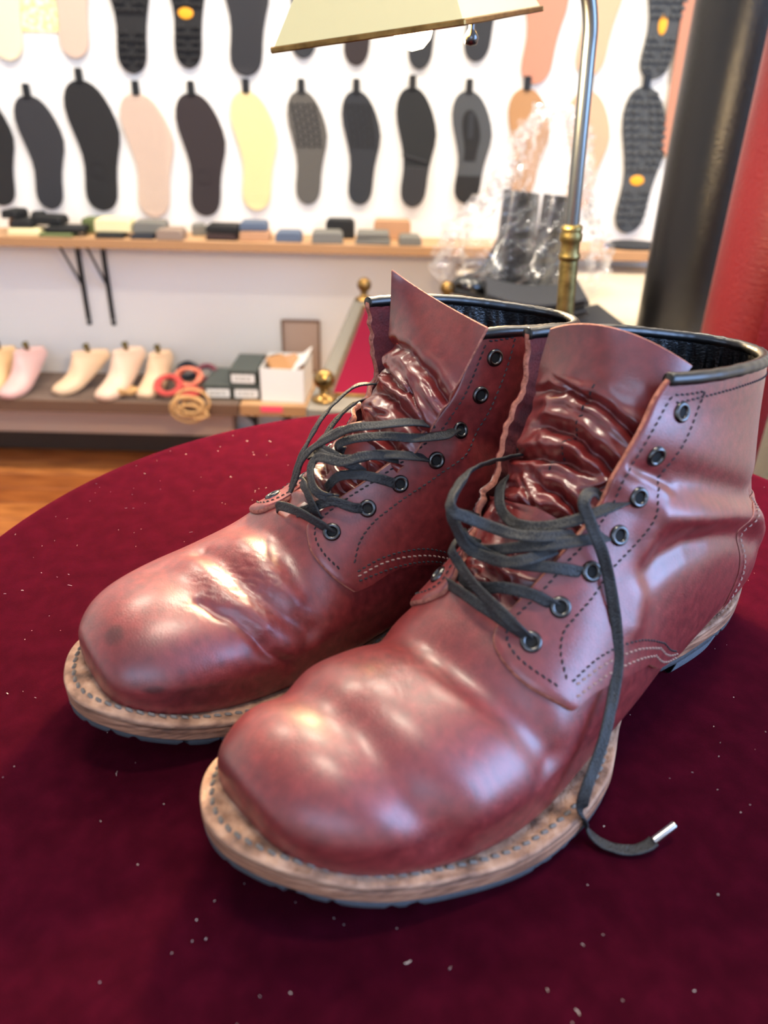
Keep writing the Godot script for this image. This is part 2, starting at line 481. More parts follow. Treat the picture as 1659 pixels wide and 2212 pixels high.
	var ply := color_tex(256, 0.015, 4, 72, [Color(0.62, 0.46, 0.32), Color(0.74, 0.58, 0.42), Color(0.80, 0.66, 0.50)])
	m = grain(mat("shelf_wood", Color.WHITE, 0.6), ply, null, 1.0, 1.0, true)
	m.uv1_scale = Vector3(1.2, 10, 10)
	var grey_wood := color_tex(256, 0.015, 4, 73, [Color(0.30, 0.24, 0.21), Color(0.40, 0.33, 0.29), Color(0.46, 0.39, 0.35)])
	m = grain(mat("bench_wood", Color.WHITE, 0.6), grey_wood, null, 1.0, 1.0, true)
	m.uv1_scale = Vector3(1.2, 10, 10)
	mat("dark_baseboard", Color(0.20, 0.145, 0.11), 0.6)
	mat("black_metal", Color(0.03, 0.03, 0.032), 0.45)
	m = grain(mat("aged_brass", Color.WHITE, 0.30, 1.0), color_tex(256, 0.02, 4, 81, [Color(0.36, 0.27, 0.15), Color(0.55, 0.43, 0.25), Color(0.66, 0.53, 0.33)]), null, 12.0)
	m = grain(mat("dull_brass", Color.WHITE, 0.42, 1.0), color_tex(256, 0.025, 4, 82, [Color(0.25, 0.22, 0.13), Color(0.42, 0.38, 0.24), Color(0.52, 0.47, 0.31)]), null, 12.0)
	mat("lamp_steel", Color(0.42, 0.44, 0.44), 0.28, 1.0)
	mat("wall_shade_beige", Color(0.82, 0.70, 0.62), 0.8)  # wall colour with the shade under the low shelf painted in
	mat("white_metal", Color(0.90, 0.90, 0.89), 0.5)
	m = mat("lamp_glow", Color(1, 1, 1), 0.6)
	m.emission_enabled = true
	m.emission = Color(1.0, 0.95, 0.87)
	m.emission_energy_multiplier = 6.0
	m = mat("bulb_glow", Color(1, 1, 1), 0.4)
	m.emission_enabled = true
	m.emission = Color(1.0, 0.88, 0.68)
	m.emission_energy_multiplier = 30.0
	m = mat("clear_glass", Color(1, 1, 1, 0.06), 0.03)
	m.transparency = BaseMaterial3D.TRANSPARENCY_ALPHA
	m = mat("clear_plastic", Color(0.95, 0.96, 1.0, 0.05), 0.05)
	m.transparency = BaseMaterial3D.TRANSPARENCY_ALPHA
	m.metallic_specular = 0.8
	m = mat("shade_brass", Color(0.90, 0.84, 0.62), 0.5, 0.35)
	mat("edge_wood", Color(0.66, 0.49, 0.33), 0.6)
	mat("bench_edge", Color(0.40, 0.29, 0.22), 0.6)
	mat("label_white", Color(0.93, 0.93, 0.93), 0.6)
	mat("print_grey", Color(0.45, 0.47, 0.45), 0.7)
	mat("pink_paper", Color(0.95, 0.30, 0.42), 0.7)
	mat("taupe_paint", Color(0.72, 0.62, 0.55), 0.7)
	grain(mat("printed_paper", Color.WHITE, 0.7), color_tex(256, 0.03, 2, 95, [Color(0.97, 0.94, 0.80), Color(0.96, 0.93, 0.78), Color(0.95, 0.86, 0.50), Color(0.80, 0.84, 0.80)]), null, 8.0)
	mat("grey_paint", Color(0.42, 0.40, 0.365), 0.55)
	mat("cream_wall_paint", Color(0.80, 0.74, 0.64), 0.6)
	mat("cream_laminate", Color(0.86, 0.80, 0.70), 0.45)
	m = mat("crimson_velvet", Color(0.40, 0.06, 0.15), 0.9)
	m.metallic_specular = 0.15
	m.rim_enabled = true
	m.rim = 1.0
	m.rim_tint = 1.0
	m = mat("sheet_black", Color(0.05, 0.05, 0.055), 0.4)
	m = mat("patent_black", Color(0.02, 0.022, 0.028), 0.18)
	m.metallic_specular = 0.8
	var hide := bump_tex(256, 0.08, 4, 97, 2.0)
	grain(mat("black_hide", Color(0.045, 0.040, 0.042), 0.33), null, hide, 8.0, 0.5)
	grain(mat("red_hide", Color(0.40, 0.055, 0.08), 0.40), null, hide, 8.0, 0.5)
	grain(mat("grey_hide", Color(0.33, 0.33, 0.33), 0.45), null, hide, 8.0, 0.5)

# ---------------------------------------------------------------- boots
# A boot is laid out in its own frame: x from heel to toe, y up, z towards the outer side of the foot.
# The last is a bent tube P(u, phi): u runs from the toe over the instep to the collar, phi round it,
# 0 on the ridge, positive on the outer side, PI under the sole and up the back.
var rows := PackedFloat64Array()
var u_most := 13.0
var boot := {}

func prepare_last() -> void:
	var n := STATIONS.size()
	u_most = STATIONS[n - 1][0]
	var k := 0
	var steps := int(u_most * 100)
	for s in steps + 1:
		var u := s / 100.0
		while k < n - 2 and u > STATIONS[k + 1][0]: k += 1
		var u0: float = STATIONS[k][0]
		var u1: float = STATIONS[k + 1][0]
		var a := (u - u0) / (u1 - u0)
		for c in range(1, 11):
			var t0: float = slope_at(k, c) * (u1 - u0)
			var t1: float = slope_at(k + 1, c) * (u1 - u0)
			rows.append(STATIONS[k][c] * (2 * a * a * a - 3 * a * a + 1) + t0 * (a * a * a - 2 * a * a + a) + STATIONS[k + 1][c] * (-2 * a * a * a + 3 * a * a) + t1 * (a * a * a - a * a))

func slope_at(k: int, c: int) -> float:
	var k0 := maxi(k - 1, 0)
	var k1 := mini(k + 1, STATIONS.size() - 1)
	return (STATIONS[k1][c] - STATIONS[k0][c]) / (STATIONS[k1][0] - STATIONS[k0][0])

func last_at(u: float, ph: float) -> Vector3:
	var f := clampf(u, 0.0, u_most - 0.0001) * 100.0
	var i := int(f)
	var a := f - i
	var o := i * 10
	var dx := lerpf(rows[o], rows[o + 10], a)
	var dy := lerpf(rows[o + 1], rows[o + 11], a)
	var bx := lerpf(rows[o + 2], rows[o + 12], a)
	var by := lerpf(rows[o + 3], rows[o + 13], a)
	var m := lerpf(rows[o + 7], rows[o + 17], a)
	var c := cos(ph)
	var s := sin(ph)
	var e := lerpf(rows[o + 8], rows[o + 18], a) if c > 0.0 else lerpf(rows[o + 9], rows[o + 19], a)
	var hc := pow(absf(c), 2.0 / e)
	var g := pow(absf(s), 2.0 / e)
	var h := m + (1.0 - m) * hc if c > 0.0 else m - m * hc
	var w := lerpf(rows[o + 4], rows[o + 14], a) if s > 0.0 else -lerpf(rows[o + 5], rows[o + 15], a)
	var x := bx + (dx - bx) * h
	var y := by + (dy - by) * h
	var z := lerpf(rows[o + 6], rows[o + 16], a) + w * g
	if u > u_most:   # the collar goes on in the direction of the shaft
		y += (u - u_most) * 0.012
	if u > 8.0:
		var k := pow((u - 8.0) / 5.0, 1.4)
		k *= smoothstep(0.9, 2.4, absf(ph))   # the back of the shaft leans, the facings stay
		x += boot.lean.x * k
		y += boot.lean.y * k
		z += boot.lean.z * k
	return Vector3(x, y, z)

func last_normal(u: float, ph: float) -> Vector3:
	var u0 := clampf(u, 0.06, u_most - 0.03)
	var a := last_at(u0 + 0.02, ph) - last_at(u0 - 0.02, ph)
	var b := last_at(u0, ph + 0.02) - last_at(u0, ph - 0.02)
	var n := a.cross(b)
	if n.length_squared() < 1e-22: return Vector3.RIGHT
	n = n.normalized()
	var f := clampf(u0, 0.0, u_most - 0.001) * 100.0
	var o := int(f) * 10
	var mid := Vector3((rows[o] + rows[o + 2]) / 2, (rows[o + 1] + rows[o + 3]) / 2, rows[o + 6])
	if n.dot(last_at(u0, ph) - mid) < 0.0: n = -n
	return n

func edge_phi(side: float, u: float) -> float:
	var e: Array = boot.edge_outer if side > 0 else boot.edge_inner
	if u <= e[0][0]: return e[0][1]
	for i in e.size() - 1:
		if u <= e[i + 1][0]:
			return lerpf(e[i][1], e[i + 1][1], (u - e[i][0]) / (e[i + 1][0] - e[i][0]))
	return e[-1][1]

# how far the facing stands off the last at its edge
func flare(u: float, ph: float) -> Vector3:
	var t: Array = boot.flare_outer if ph > 0 else boot.flare_inner
	if t.is_empty() or u < 4.4: return Vector3.ZERO
	var off := Vector3.ZERO
	if u <= t[0][0]: off = t[0][1] * clampf((u - 4.4) / (t[0][0] - 4.4), 0.0, 1.0)
	elif u >= t[-1][0]: off = t[-1][1]
	else:
		for i in t.size() - 1:
			if u <= t[i + 1][0]:
				off = t[i][1].lerp(t[i + 1][1], smoothstep(0.0, 1.0, (u - t[i][0]) / (t[i + 1][0] - t[i][0])))
				break
	if t.size() > 8: off += Vector3(0.6, 0.2, 0.8 * signf(ph)) * 0.0036 * boot.noise.get_noise_1d(u * 34.0) * smoothstep(5.4, 6.6, u) * (1.0 - smoothstep(10.5, 11.8, u))
	var d := (absf(ph) - edge_phi(signf(ph), u)) * 0.036
	var w := clampf(1.0 - d / 0.052, 0.0, 1.1)
	return off * w * w * (1.5 - 0.5 * w)

func crease(p: Vector3) -> float:
	var sum := 0.0
	for c in boot.creases:
		var pts: PackedVector3Array = c[0]
		var w: float = c[2]
		if p.distance_to(c[3]) > c[4] + 3.0 * w: continue
		var best := 1e9
		for i in pts.size() - 1:
			var q := Geometry3D.get_closest_point_to_segment(p, pts[i], pts[i + 1])
			best = minf(best, q.distance_squared_to(p))
		sum += c[1] * exp(-best / (w * w))
	return sum

func add_crease(uv: Array, amp: float, width: float) -> void:
	var pts := PackedVector3Array()
	for i in uv.size() - 1:
		for k in 4:
			var f := k / 4.0
			pts.append(last_at(lerpf(uv[i][0], uv[i + 1][0], f), lerpf(uv[i][1], uv[i + 1][1], f)))
	pts.append(last_at(uv[-1][0], uv[-1][1]))
	var mid := Vector3.ZERO
	for q in pts: mid += q / pts.size()
	var reach := 0.0
	for q in pts: reach = maxf(reach, q.distance_to(mid))
	boot.creases.append([pts, amp, width, mid, reach])

# point on the upper, off above the last, in the boot's frame
func upper(u: float, ph: float, off: float) -> Vector3:
	var p := last_at(u, ph)
	var n := last_normal(u, ph)
	var c := crease(p)
	c += 0.0003 * boot.noise.get_noise_3dv(p * 1000.0 * 0.06)
	return p + flare(u, ph) + n * (off + c)

func upper_normal(u: float, ph: float) -> Vector3:
	var a := upper(u + 0.05, ph, 0.0) - upper(u - 0.05, ph, 0.0)
	var b := upper(u, ph + 0.03, 0.0) - upper(u, ph - 0.03, 0.0)
	var n := a.cross(b).normalized()
	return n if n.dot(last_normal(u, ph)) > 0.0 else -n

# from the boot's frame to its node
func loc(p: Vector3) -> Vector3:
	return Vector3(p.x, p.y, -p.z * boot.mir)

func curve2(pts: Array, t: float) -> Vector2:
	# Catmull-Rom through [u, phi] pairs, t by chord length
	var cum := [0.0]
	for i in range(1, pts.size()):
		cum.append(cum[-1] + Vector2((pts[i][0] - pts[i - 1][0]) * 0.35, pts[i][1] - pts[i - 1][1]).length() + 1e-5)
	var d: float = cum[-1] * clampf(t, 0.0, 1.0)
	var k := 0
	while k < pts.size() - 2 and d > cum[k + 1]: k += 1
	var f: float = (d - cum[k]) / (cum[k + 1] - cum[k])
	var a := Vector2(pts[maxi(k - 1, 0)][0], pts[maxi(k - 1, 0)][1])
	var b := Vector2(pts[k][0], pts[k][1])
	var c := Vector2(pts[k + 1][0], pts[k + 1][1])
	var e := Vector2(pts[mini(k + 2, pts.size() - 1)][0], pts[mini(k + 2, pts.size() - 1)][1])
	return b.cubic_interpolate(c, a, e, f)

# two-sided sheet from a function of (i, j) giving (u, phi); returns {outer, inner} point arrays
func sheet_points(nu: int, nv: int, uvs: PackedVector2Array, off: float, thick: float, rim: Array) -> Array:
	var po := PackedVector3Array()
	var pi := PackedVector3Array()
	po.resize(nu * nv)
	pi.resize(nu * nv)
	for i in nu:
		for j in nv:
			var q := uvs[i * nv + j]
			var dip := 0.0
			if rim[0] and i < 2: dip = [0.0007, 0.00015][i]
			if rim[1] and i > nu - 3: dip = [0.00015, 0.0007][i - nu + 2]
			if rim[2] and j < 2: dip = maxf(dip, [0.0007, 0.00015][j])
			if rim[3] and j > nv - 3: dip = maxf(dip, [0.00015, 0.0007][j - nv + 2])
			var p := upper(q.x, q.y, off - dip)
			po[i * nv + j] = loc(p)
			pi[i * nv + j] = loc(upper(q.x, q.y, off - thick))
	return [po, pi]

func edge_strip(a: PackedVector3Array, b: PackedVector3Array, away: Vector3) -> ArrayMesh:
	# rounded cut edge between the rims of the two sides
	var n := a.size()
	var p := PackedVector3Array()
	for r in 5:
		for i in n:
			var f := r / 4.0
			var t := (a[mini(i + 1, n - 1)] - a[maxi(i - 1, 0)]).normalized()
			var out := (a[i] - b[i]).cross(t).normalized()
			if out.dot(a[i] - away) < 0.0: out = -out
			var wob: float = 1.0 + 0.5 * boot.noise.get_noise_3dv(a[i] * 900.0)
			p.append(a[i].lerp(b[i], f) + out * sin(f * PI) * 0.0005 * wob)
	return grid_mesh(p, 5, n, away)

func stitches(pts: Array, off: float, pitch: float, length: float, r: float, material: String, parent: Node) -> void:
	var path := PackedVector3Array()
	var nor := PackedVector3Array()
	var n := maxi(8, pts.size() * 10)
	for i in n:
		var q := curve2(pts, i / float(n - 1))
		path.append(loc(upper(q.x, q.y, off)))
		var nn := upper_normal(q.x, q.y)
		nor.append(Vector3(nn.x, nn.y, -nn.z * boot.mir))
	stitch_row(path, nor, pitch, length, r, material, parent)

func stitch_row(path: PackedVector3Array, nor: PackedVector3Array, pitch: float, length: float, r: float, material: String, parent: Node) -> void:
	var st := st_begin()
	var cum := [0.0]
	var n := path.size()
	for i in range(1, n): cum.append(cum[-1] + path[i].distance_to(path[i - 1]))
	var d := pitch * 0.5
	var k := 0
	while d < cum[-1]:
		while k < n - 2 and d > cum[k + 1]: k += 1
		var f: float = (d - cum[k]) / maxf(cum[k + 1] - cum[k], 1e-9)
		var p := path[k].lerp(path[k + 1], f)
		var t := (path[k + 1] - path[k]).normalized()
		var up := nor[k]
		var side := t.cross(up).normalized()
		t = (t + side * 0.18).normalized()
		var ring := []
		for e in [-1.0, -0.55, 0.55, 1.0]:
			var rr: float = r * (0.25 if absf(e) > 0.9 else 1.0)
			var c: Vector3 = p + t * e * length / 2 - up * (r * (0.9 if absf(e) > 0.9 else 0.1))
			ring.append([c + up * rr, c + side * rr, c - side * rr])
		for e in 3:
			var a: Array = ring[e]
			var b: Array = ring[e + 1]
			quad(st, a[0], b[0], b[1], a[1])
			quad(st, a[2], b[2], b[0], a[0])
		d += pitch
	var o := obj("stitching", st.commit(), M[material], parent)
	o.set_meta("kind", "stuff")

func eyelet(u: float, ph: float, root: Node) -> void:
	var n := upper_normal(u, ph)
	var c := loc(upper(u, ph, 0.0026))
	n = Vector3(n.x, n.y, -n.z * boot.mir)
	var x := n.cross(Vector3.UP).normalized()
	var t := Transform3D(Basis(x, n, x.cross(n)).scaled_local(Vector3(0.86, 0.9, 0.86)), c)
	var prof := [[0.0022, -0.0030], [0.0022, 0.0001], [0.0025, 0.0008], [0.0032, 0.0013], [0.0040, 0.0012], [0.0046, 0.0006], [0.0048, -0.0001], [0.0048, -0.0010]]
	var e := obj("eyelet", lathe(prof, 22, t), M.black_enamel, root)
	obj("hole_shade_disc", lathe([[0.0, 0.0003], [0.0025, 0.0003]], 14, t), M.hole_shade_black, e)  # flat black disc over the leather, painting the dark of an opening

func mirror_uv(pts: Array) -> Array:
	var out := []
	for q in pts: out.append([q[0], -q[1]])
	return out

const FRONT_EDGE := [[4.95, 0.31], [4.63, 0.30], [4.41, 0.34], [4.30, 0.42], [4.26, 0.55], [4.32, 0.72], [4.52, 0.93], [4.71, 1.12]]
const FRONT_EDGE_IN := [[5.0, 0.35], [4.68, 0.36], [4.53, 0.46], [4.44, 0.60], [4.49, 0.81], [4.62, 1.02], [4.80, 1.21]]
const LOWER_EDGE := [[4.71, 1.12], [5.18, 1.18], [5.61, 1.30], [6.07, 1.46], [6.4, 1.60], [6.75, 1.80], [7.0, 2.05], [7.2, 2.35]]
const LOWER_EDGE_IN := [[4.80, 1.21], [5.09, 1.26], [5.51, 1.29], [5.88, 1.37], [6.19, 1.49], [6.6, 1.70], [6.9, 2.0], [7.1, 2.35]]
const HEEL_EDGE := [[7.7, 2.55], [8.3, 2.75], [8.8, 2.95], [9.1, PI], [9.7, PI], [10.5, PI], [11.3, PI], [12.1, PI]]
const FACING := [[4.95, 0.31], [5.64, 0.36], [6.35, 0.41], [7.03, 0.45], [7.73, 0.48], [8.53, 0.50], [9.58, 0.52], [10.56, 0.57], [11.59, 0.65], [12.27, 0.71], [12.75, 0.78]]
const FACING_IN := [[5.0, 0.35], [5.84, 0.47], [6.62, 0.56], [7.31, 0.61], [8.10, 0.64], [8.89, 0.68], [9.69, 0.74], [10.63, 0.82], [11.39, 0.86], [11.91, 0.88], [12.62, 0.92]]
const COLLAR := [[12.75, 0.78], [12.88, 1.13], [12.98, 1.5], [13.05, 1.95], [13.05, 2.5], [13.05, PI]]
const COLLAR_IN := [[12.62, 0.92], [12.82, 1.2], [12.95, 1.55], [13.05, 1.95], [13.05, 2.5], [13.05, PI]]

func quarter(side: float, root: Node) -> void:
	var out := side > 0
	var c0: Array = FACING if out else FACING_IN
	var d0: Array = FRONT_EDGE if out else FRONT_EDGE_IN
	var low: Array = (LOWER_EDGE if out else LOWER_EDGE_IN) + HEEL_EDGE + [[13.05, PI]]
	var d1: Array = COLLAR if out else COLLAR_IN
	var nu := 130
	var nv := 120
	var uvs := PackedVector2Array()
	var B := []
	for j in nv: B.append([curve2(d0, j / float(nv - 1)), curve2(d1, j / float(nv - 1))])
	for i in nu:
		var a := i / float(nu - 1)
		var p0 := curve2(c0, a)
		var p1 := curve2(low, a)
		for j in nv:
			var b := j / float(nv - 1)
			b = b * (0.75 + 0.25 * b)   # rows closer at the facing
			var bj := b * (nv - 1)
			var j0 := mini(int(bj), nv - 2)
			var q0: Vector2 = B[j0][0].lerp(B[j0 + 1][0], bj - j0)
			var q1: Vector2 = B[j0][1].lerp(B[j0 + 1][1], bj - j0)
			var v := p0.lerp(p1, b) + q0.lerp(q1, a)
			v -= B[0][0].lerp(B[nv - 1][0], b).lerp(B[0][1].lerp(B[nv - 1][1], b), a)
			uvs.append(Vector2(v.x, v.y * side))
	var s := sheet_points(nu, nv, uvs, 0.0026, 0.0031, [true, false, true, false])
	var mid := loc(Vector3(0.09, 0.07, 0))
	var q := obj("quarter", grid_mesh(s[0], nu, nv, mid), M.red_brown_leather, root)
	obj("quarter_lining", grid_mesh(s[1], nu, nv, mid), M.leather_flesh_side, q)
	var strip := PackedVector3Array()
	var strip2 := PackedVector3Array()
	for i in range(nu - 1, -1, -1): strip.append(s[0][i * nv]); strip2.append(s[1][i * nv])
	for j in range(1, nv): strip.append(s[0][j]); strip2.append(s[1][j])
	for i in range(1, int(nu * 0.42)): strip.append(s[0][i * nv + nv - 1]); strip2.append(s[1][i * nv + nv - 1])
	obj("cut_edge", edge_strip(strip, strip2, loc(Vector3(0.10, 0.08, 0.03 * side))), M.cut_leather, q)
	# rows of stitches
	var S: Dictionary = boot.stitch_outer if out else boot.stitch_inner
	for k in S.dark: stitches(k, 0.0028, 0.0027, 0.0021, 0.00042, "dark_thread", q)
	for k in S.pale: stitches(k, 0.0028, 0.0030, 0.0022, 0.00045, "pale_thread", q)
	for e in (boot.eyelets_outer if out else boot.eyelets_inner): eyelet(e[0], e[1], root)

func vamp(root: Node) -> void:
	var nu := 190
	var nv := 190
	var p := PackedVector3Array()
	var col := PackedColorArray()
	var crackle := FastNoiseLite.new()
	crackle.seed = 7
	crackle.frequency = 1.0
	crackle.fractal_octaves = 3
	crackle.fractal_type = FastNoiseLite.FRACTAL_RIDGED
	for i in nu:
		var a := i / float(nu - 1)
		var u := 7.6 * pow(a, 1.35)
		for j in nv:
			var ph := lerpf(-PI, PI, j / float(nv - 1))
			var off := 0.0
			if u > 4.75: off = -0.0045 * smoothstep(4.75, 5.5, u) * (1.0 - smoothstep(0.5, 0.8, absf(ph)))
			var q := last_at(u, ph)
			var w := 0.0
			for c in boot.crackle:
				w += c[3] * exp(-pow((u - c[0]) / c[2], 2.0) - pow((ph - c[1]) / (c[2] * 0.55), 2.0))
			if w > 0.02:
				var s := Vector3(q.x * 260.0 + q.z * 120.0, q.y * 200.0, q.z * 260.0 - q.x * 330.0)
				off -= w * 0.0007 * maxf(0.0, crackle.get_noise_3dv(s) - 0.05)
			p.append(loc(upper(u, ph, off)))
			var shade := 1.0
			if w > 0.02:   # rubbed pale ridges and scratches in the crackled leather
				var s2 := Vector3(q.x * 420.0 + q.z * 300.0, q.y * 420.0, q.z * 420.0 - q.x * 500.0)
				shade += w * 0.75 * smoothstep(0.25, 0.75, crackle.get_noise_3dv(s2))
			for c in boot.stains:
				var d := Vector2((u - c[0]) / c[2], (ph - c[1]) / c[3]).length()
				d += 0.55 * boot.noise.get_noise_3dv(q * 260.0) + 0.3 * boot.noise.get_noise_3dv(q * 900.0)
				shade = minf(shade, 1.0 - c[4] * (1.0 - smoothstep(0.35, 1.0, d)))
			col.append(Color(shade, shade * lerpf(0.92, 1.0, shade), shade * lerpf(0.98, 1.0, shade)))
	obj("vamp", grid_mesh(p, nu, nv, loc(Vector3(0.19, 0.035, 0)), false, false, col), M.vamp_leather, root)

func heel_counter(root: Node) -> void:
	var seam := [[7.75, 2.45], [7.85, 2.1], [8.19, 1.85], [8.77, 1.72], [9.19, 1.68], [9.8, 1.70], [10.35, 1.86], [10.6, 2.1]]
	var back := [[9.0, PI], [9.4, PI], [9.8, PI], [10.2, PI], [10.5, PI], [10.75, PI], [10.95, PI], [11.0, PI]]
	var nu := 60
	var nv := 50
	var uvs := PackedVector2Array()
	for i in nu:
		var t := i / float(nu - 1)
		var a := curve2(seam, t)
		var b := curve2(back, t)
		for j in nv:
			var f := 2.0 * j / (nv - 1) - 1.0
			var g := 1.0 - absf(f)
			var v := a.lerp(b, sin(g * PI / 2))
			uvs.append(Vector2(v.x, v.y if f < 0 else TAU - v.y))
	var s := sheet_points(nu, nv, uvs, 0.0036, 0.0014, [true, true, true, true])
	var h := obj("heel_counter", grid_mesh(s[0], nu, nv, loc(Vector3(0.06, 0.06, 0))), M.red_brown_leather, root)
	var e1 := PackedVector3Array(); var e2 := PackedVector3Array()
	for i in nu: e1.append(s[0][i * nv]); e2.append(s[1][i * nv])
	obj("cut_edge", edge_strip(e1, e2, loc(Vector3(0.06, 0.06, 0))), M.cut_leather, h)
	for sg in [1.0, -1.0]:
		var row := []
		for k in seam: row.append([k[0] + 0.02, (k[1] + 0.055) * sg])
		stitches(row, 0.0038, 0.0030, 0.0022, 0.00045, "pale_thread", h)

func collar(root: Node) -> void:
	# rolled black binding along the top edge, and the crumpled black lining inside
	var path := PackedVector3Array()
	var line := []
	for q in COLLAR: line.append(Vector2(q[0], q[1]))
	for i in range(COLLAR_IN.size() - 2, -1, -1): line.append(Vector2(COLLAR_IN[i][0], TAU - COLLAR_IN[i][1]))
	var pts := []
	for q in line: pts.append([q.x, q.y])
	var radii := []
	for i in 150:
		var q := curve2(pts, i / 149.0)
		var ph := q.y if q.y <= PI else q.y - TAU
		path.append(loc(upper(q.x, ph, 0.0011)))
		radii.append(0.0027 + 0.0003 * boot.noise.get_noise_1d(i * 14.0))
	obj("collar_binding", tube(path, radii, 10), M.black_piping, root)
	var nu := 40
	var nv := 260
	var p := PackedVector3Array()
	for i in nu:
		var t := i / float(nu - 1)
		for j in nv:
			var f := lerpf(0.05, 0.95, j / float(nv - 1))
			var q := curve2(pts, f)
			var ph := q.y if q.y <= PI else q.y - TAU
			var u := lerpf(q.x, 8.2, t)
			var rip: float = sin(j * 0.42 + 3.0 * boot.noise.get_noise_2d(j * 3.0, i * 4.0)) * 0.0010 * smoothstep(0.0, 0.12, t)
			rip += 0.0014 * boot.noise.get_noise_2d(j * 9.0, i * 16.0) * smoothstep(0.0, 0.1, t)
			var ins := -0.0008 - 0.0022 * smoothstep(0.0, 0.15, t)
			p.append(loc(upper(u, ph, ins + rip)))
	obj("shaft_lining", grid_mesh(p, nu, nv, loc(Vector3(0.06, 0.1, 0))), M.black_lining, root)

func tongue(root: Node) -> void:
	var nu := 200
	var nv := 90
	var R: Array = boot.tongue
	var cols := [[], [], []]
	for r in R:
		for k in 3: cols[k].append(Vector3(r[k][0], r[k][1], r[k][2]))
	var L := smooth_path(cols[0], nu)
	var C := smooth_path(cols[1], nu)
	var E := smooth_path(cols[2], nu)
	var base := PackedVector3Array()
	for i in nu:
		for j in nv:
			var s := 2.0 * j / (nv - 1) - 1.0
			var q := L[i] * (s * (s - 1) / 2) + C[i] * (1 - s * s) + E[i] * (s * (s + 1) / 2)
			base.append(q)
	var soft := FastNoiseLite.new()
	soft.seed = 40 + boot.seed
	soft.frequency = 1.0
	soft.fractal_octaves = 2
	var rng := RandomNumberGenerator.new()
	rng.seed = 70 + boot.seed
	var valleys := []   # place up the tongue, slope, bend, middle, reach across, depth, width
	for k in boot.folds:
		valleys.append([0.14 + 0.70 * (k + rng.randf_range(-0.25, 0.25)) / boot.folds, rng.randf_range(-0.035, 0.035) + 0.02 * boot.tilt, rng.randf_range(-0.05, 0.02), rng.randf_range(-0.5, 0.5), rng.randf_range(0.9, 1.7), rng.randf_range(0.0028, 0.0052), rng.randf_range(0.012, 0.022)])
	for k in boot.folds:
		valleys.append([0.14 + 0.72 * rng.randf(), rng.randf_range(-0.12, 0.12), rng.randf_range(-0.08, 0.08), rng.randf_range(-0.9, 0.9), rng.randf_range(0.35, 0.7), rng.randf_range(0.0010, 0.0022), rng.randf_range(0.007, 0.013)])
	var po := PackedVector3Array()
	var pi := PackedVector3Array()
	for i in nu:
		for j in nv:
			var t := i / float(nu - 1)
			var s := 2.0 * j / (nv - 1) - 1.0
			var q := base[i * nv + j]
			var du := base[mini(i + 1, nu - 1) * nv + j] - base[maxi(i - 1, 0) * nv + j]
			var dv := base[i * nv + mini(j + 1, nv - 1)] - base[i * nv + maxi(j - 1, 0)]
			var n := du.cross(dv).normalized()
			if n.x < 0.0: n = -n
			var amp: float = smoothstep(0.0, 0.12, t) * (1.0 - smoothstep(boot.tongue_smooth - 0.14, boot.tongue_smooth, t))
			var h := 0.0010 * soft.get_noise_2d(s * 1.6 + 5.0, t * 9.0)
			for v in valleys:
				var d: float = t - (v[0] + v[1] * s + v[2] * s * s + 0.012 * soft.get_noise_2d(s * 2.0, v[0] * 50.0))
				var win: float = 1.0 - smoothstep(v[4] * 0.45, v[4], absf(s - v[3]))
				var e: float = absf(d) / v[6]
				h -= v[5] * win * (exp(-pow(e, 1.25)) - 0.45 * exp(-pow((absf(d) - v[6] * 1.9) / (v[6] * 1.1), 2.0)))
			h *= amp
			po.append(loc(q + n * (h + 0.0008)))
			pi.append(loc(q + n * (h - 0.0010)))
	var dir := loc(Vector3(0.8, 0.6, 0))
	var o := obj("tongue", grid_mesh(po, nu, nv, dir, false, true), M.tongue_leather, root)
	obj("tongue_back", grid_mesh(pi, nu, nv, -dir, false, true), M.leather_flesh_side, o)
	var a := PackedVector3Array(); var b := PackedVector3Array()
	for i in nu: a.append(po[i * nv]); b.append(pi[i * nv])
	for j in range(1, nv): a.append(po[(nu - 1) * nv + j]); b.append(pi[(nu - 1) * nv + j])
	for i in range(nu - 2, -1, -1): a.append(po[i * nv + nv - 1]); b.append(pi[i * nv + nv - 1])
	obj("cut_edge", edge_strip(a, b, loc(Vector3(0.14, 0.1, 0))), M.cut_leather, o)
	if boot.tongue_stitch.size():
		var path := PackedVector3Array(); var nor := PackedVector3Array()
		var T: Array = boot.tongue_stitch
		for k in 60:
			var f := k / 59.0
			var i := int(lerpf(T[0][0], T[1][0], f) * (nu - 1))
			var j := int((lerpf(T[0][1], T[1][1], f) * 0.5 + 0.5) * (nv - 1))
			path.append(po[i * nv + j]); nor.append(dir)
		stitch_row(path, nor, 0.0034, 0.0026, 0.0005, "dark_thread", o)

# outline of the sole, resampled: points [x, z] and inward normals
func sole_outline(n: int) -> Array:
	var pts := []
	for q in SOLE_OUTER: pts.append(Vector3(q[0], 0, q[1]))
	for i in range(SOLE_INNER.size() - 2, 0, -1): pts.append(Vector3(SOLE_INNER[i][0], 0, SOLE_INNER[i][1]))
	pts.append(pts[0])
	var path := smooth_path(pts, n + 1)
	path.resize(n)
	for pass_ in 4:
		var old := path.duplicate()
		for i in n: path[i] = old[i] * 0.5 + (old[(i + 1) % n] + old[(i + n - 1) % n]) * 0.25
	var nor := PackedVector3Array()
	var area := 0.0
	for i in n: area += path[i].x * path[(i + 1) % n].z - path[(i + 1) % n].x * path[i].z
	for i in n:
		var t := (path[(i + 1) % n] - path[(i + n - 1) % n]).normalized()
		nor.append(Vector3(-t.z, 0, t.x) * signf(area))
	return [path, nor]

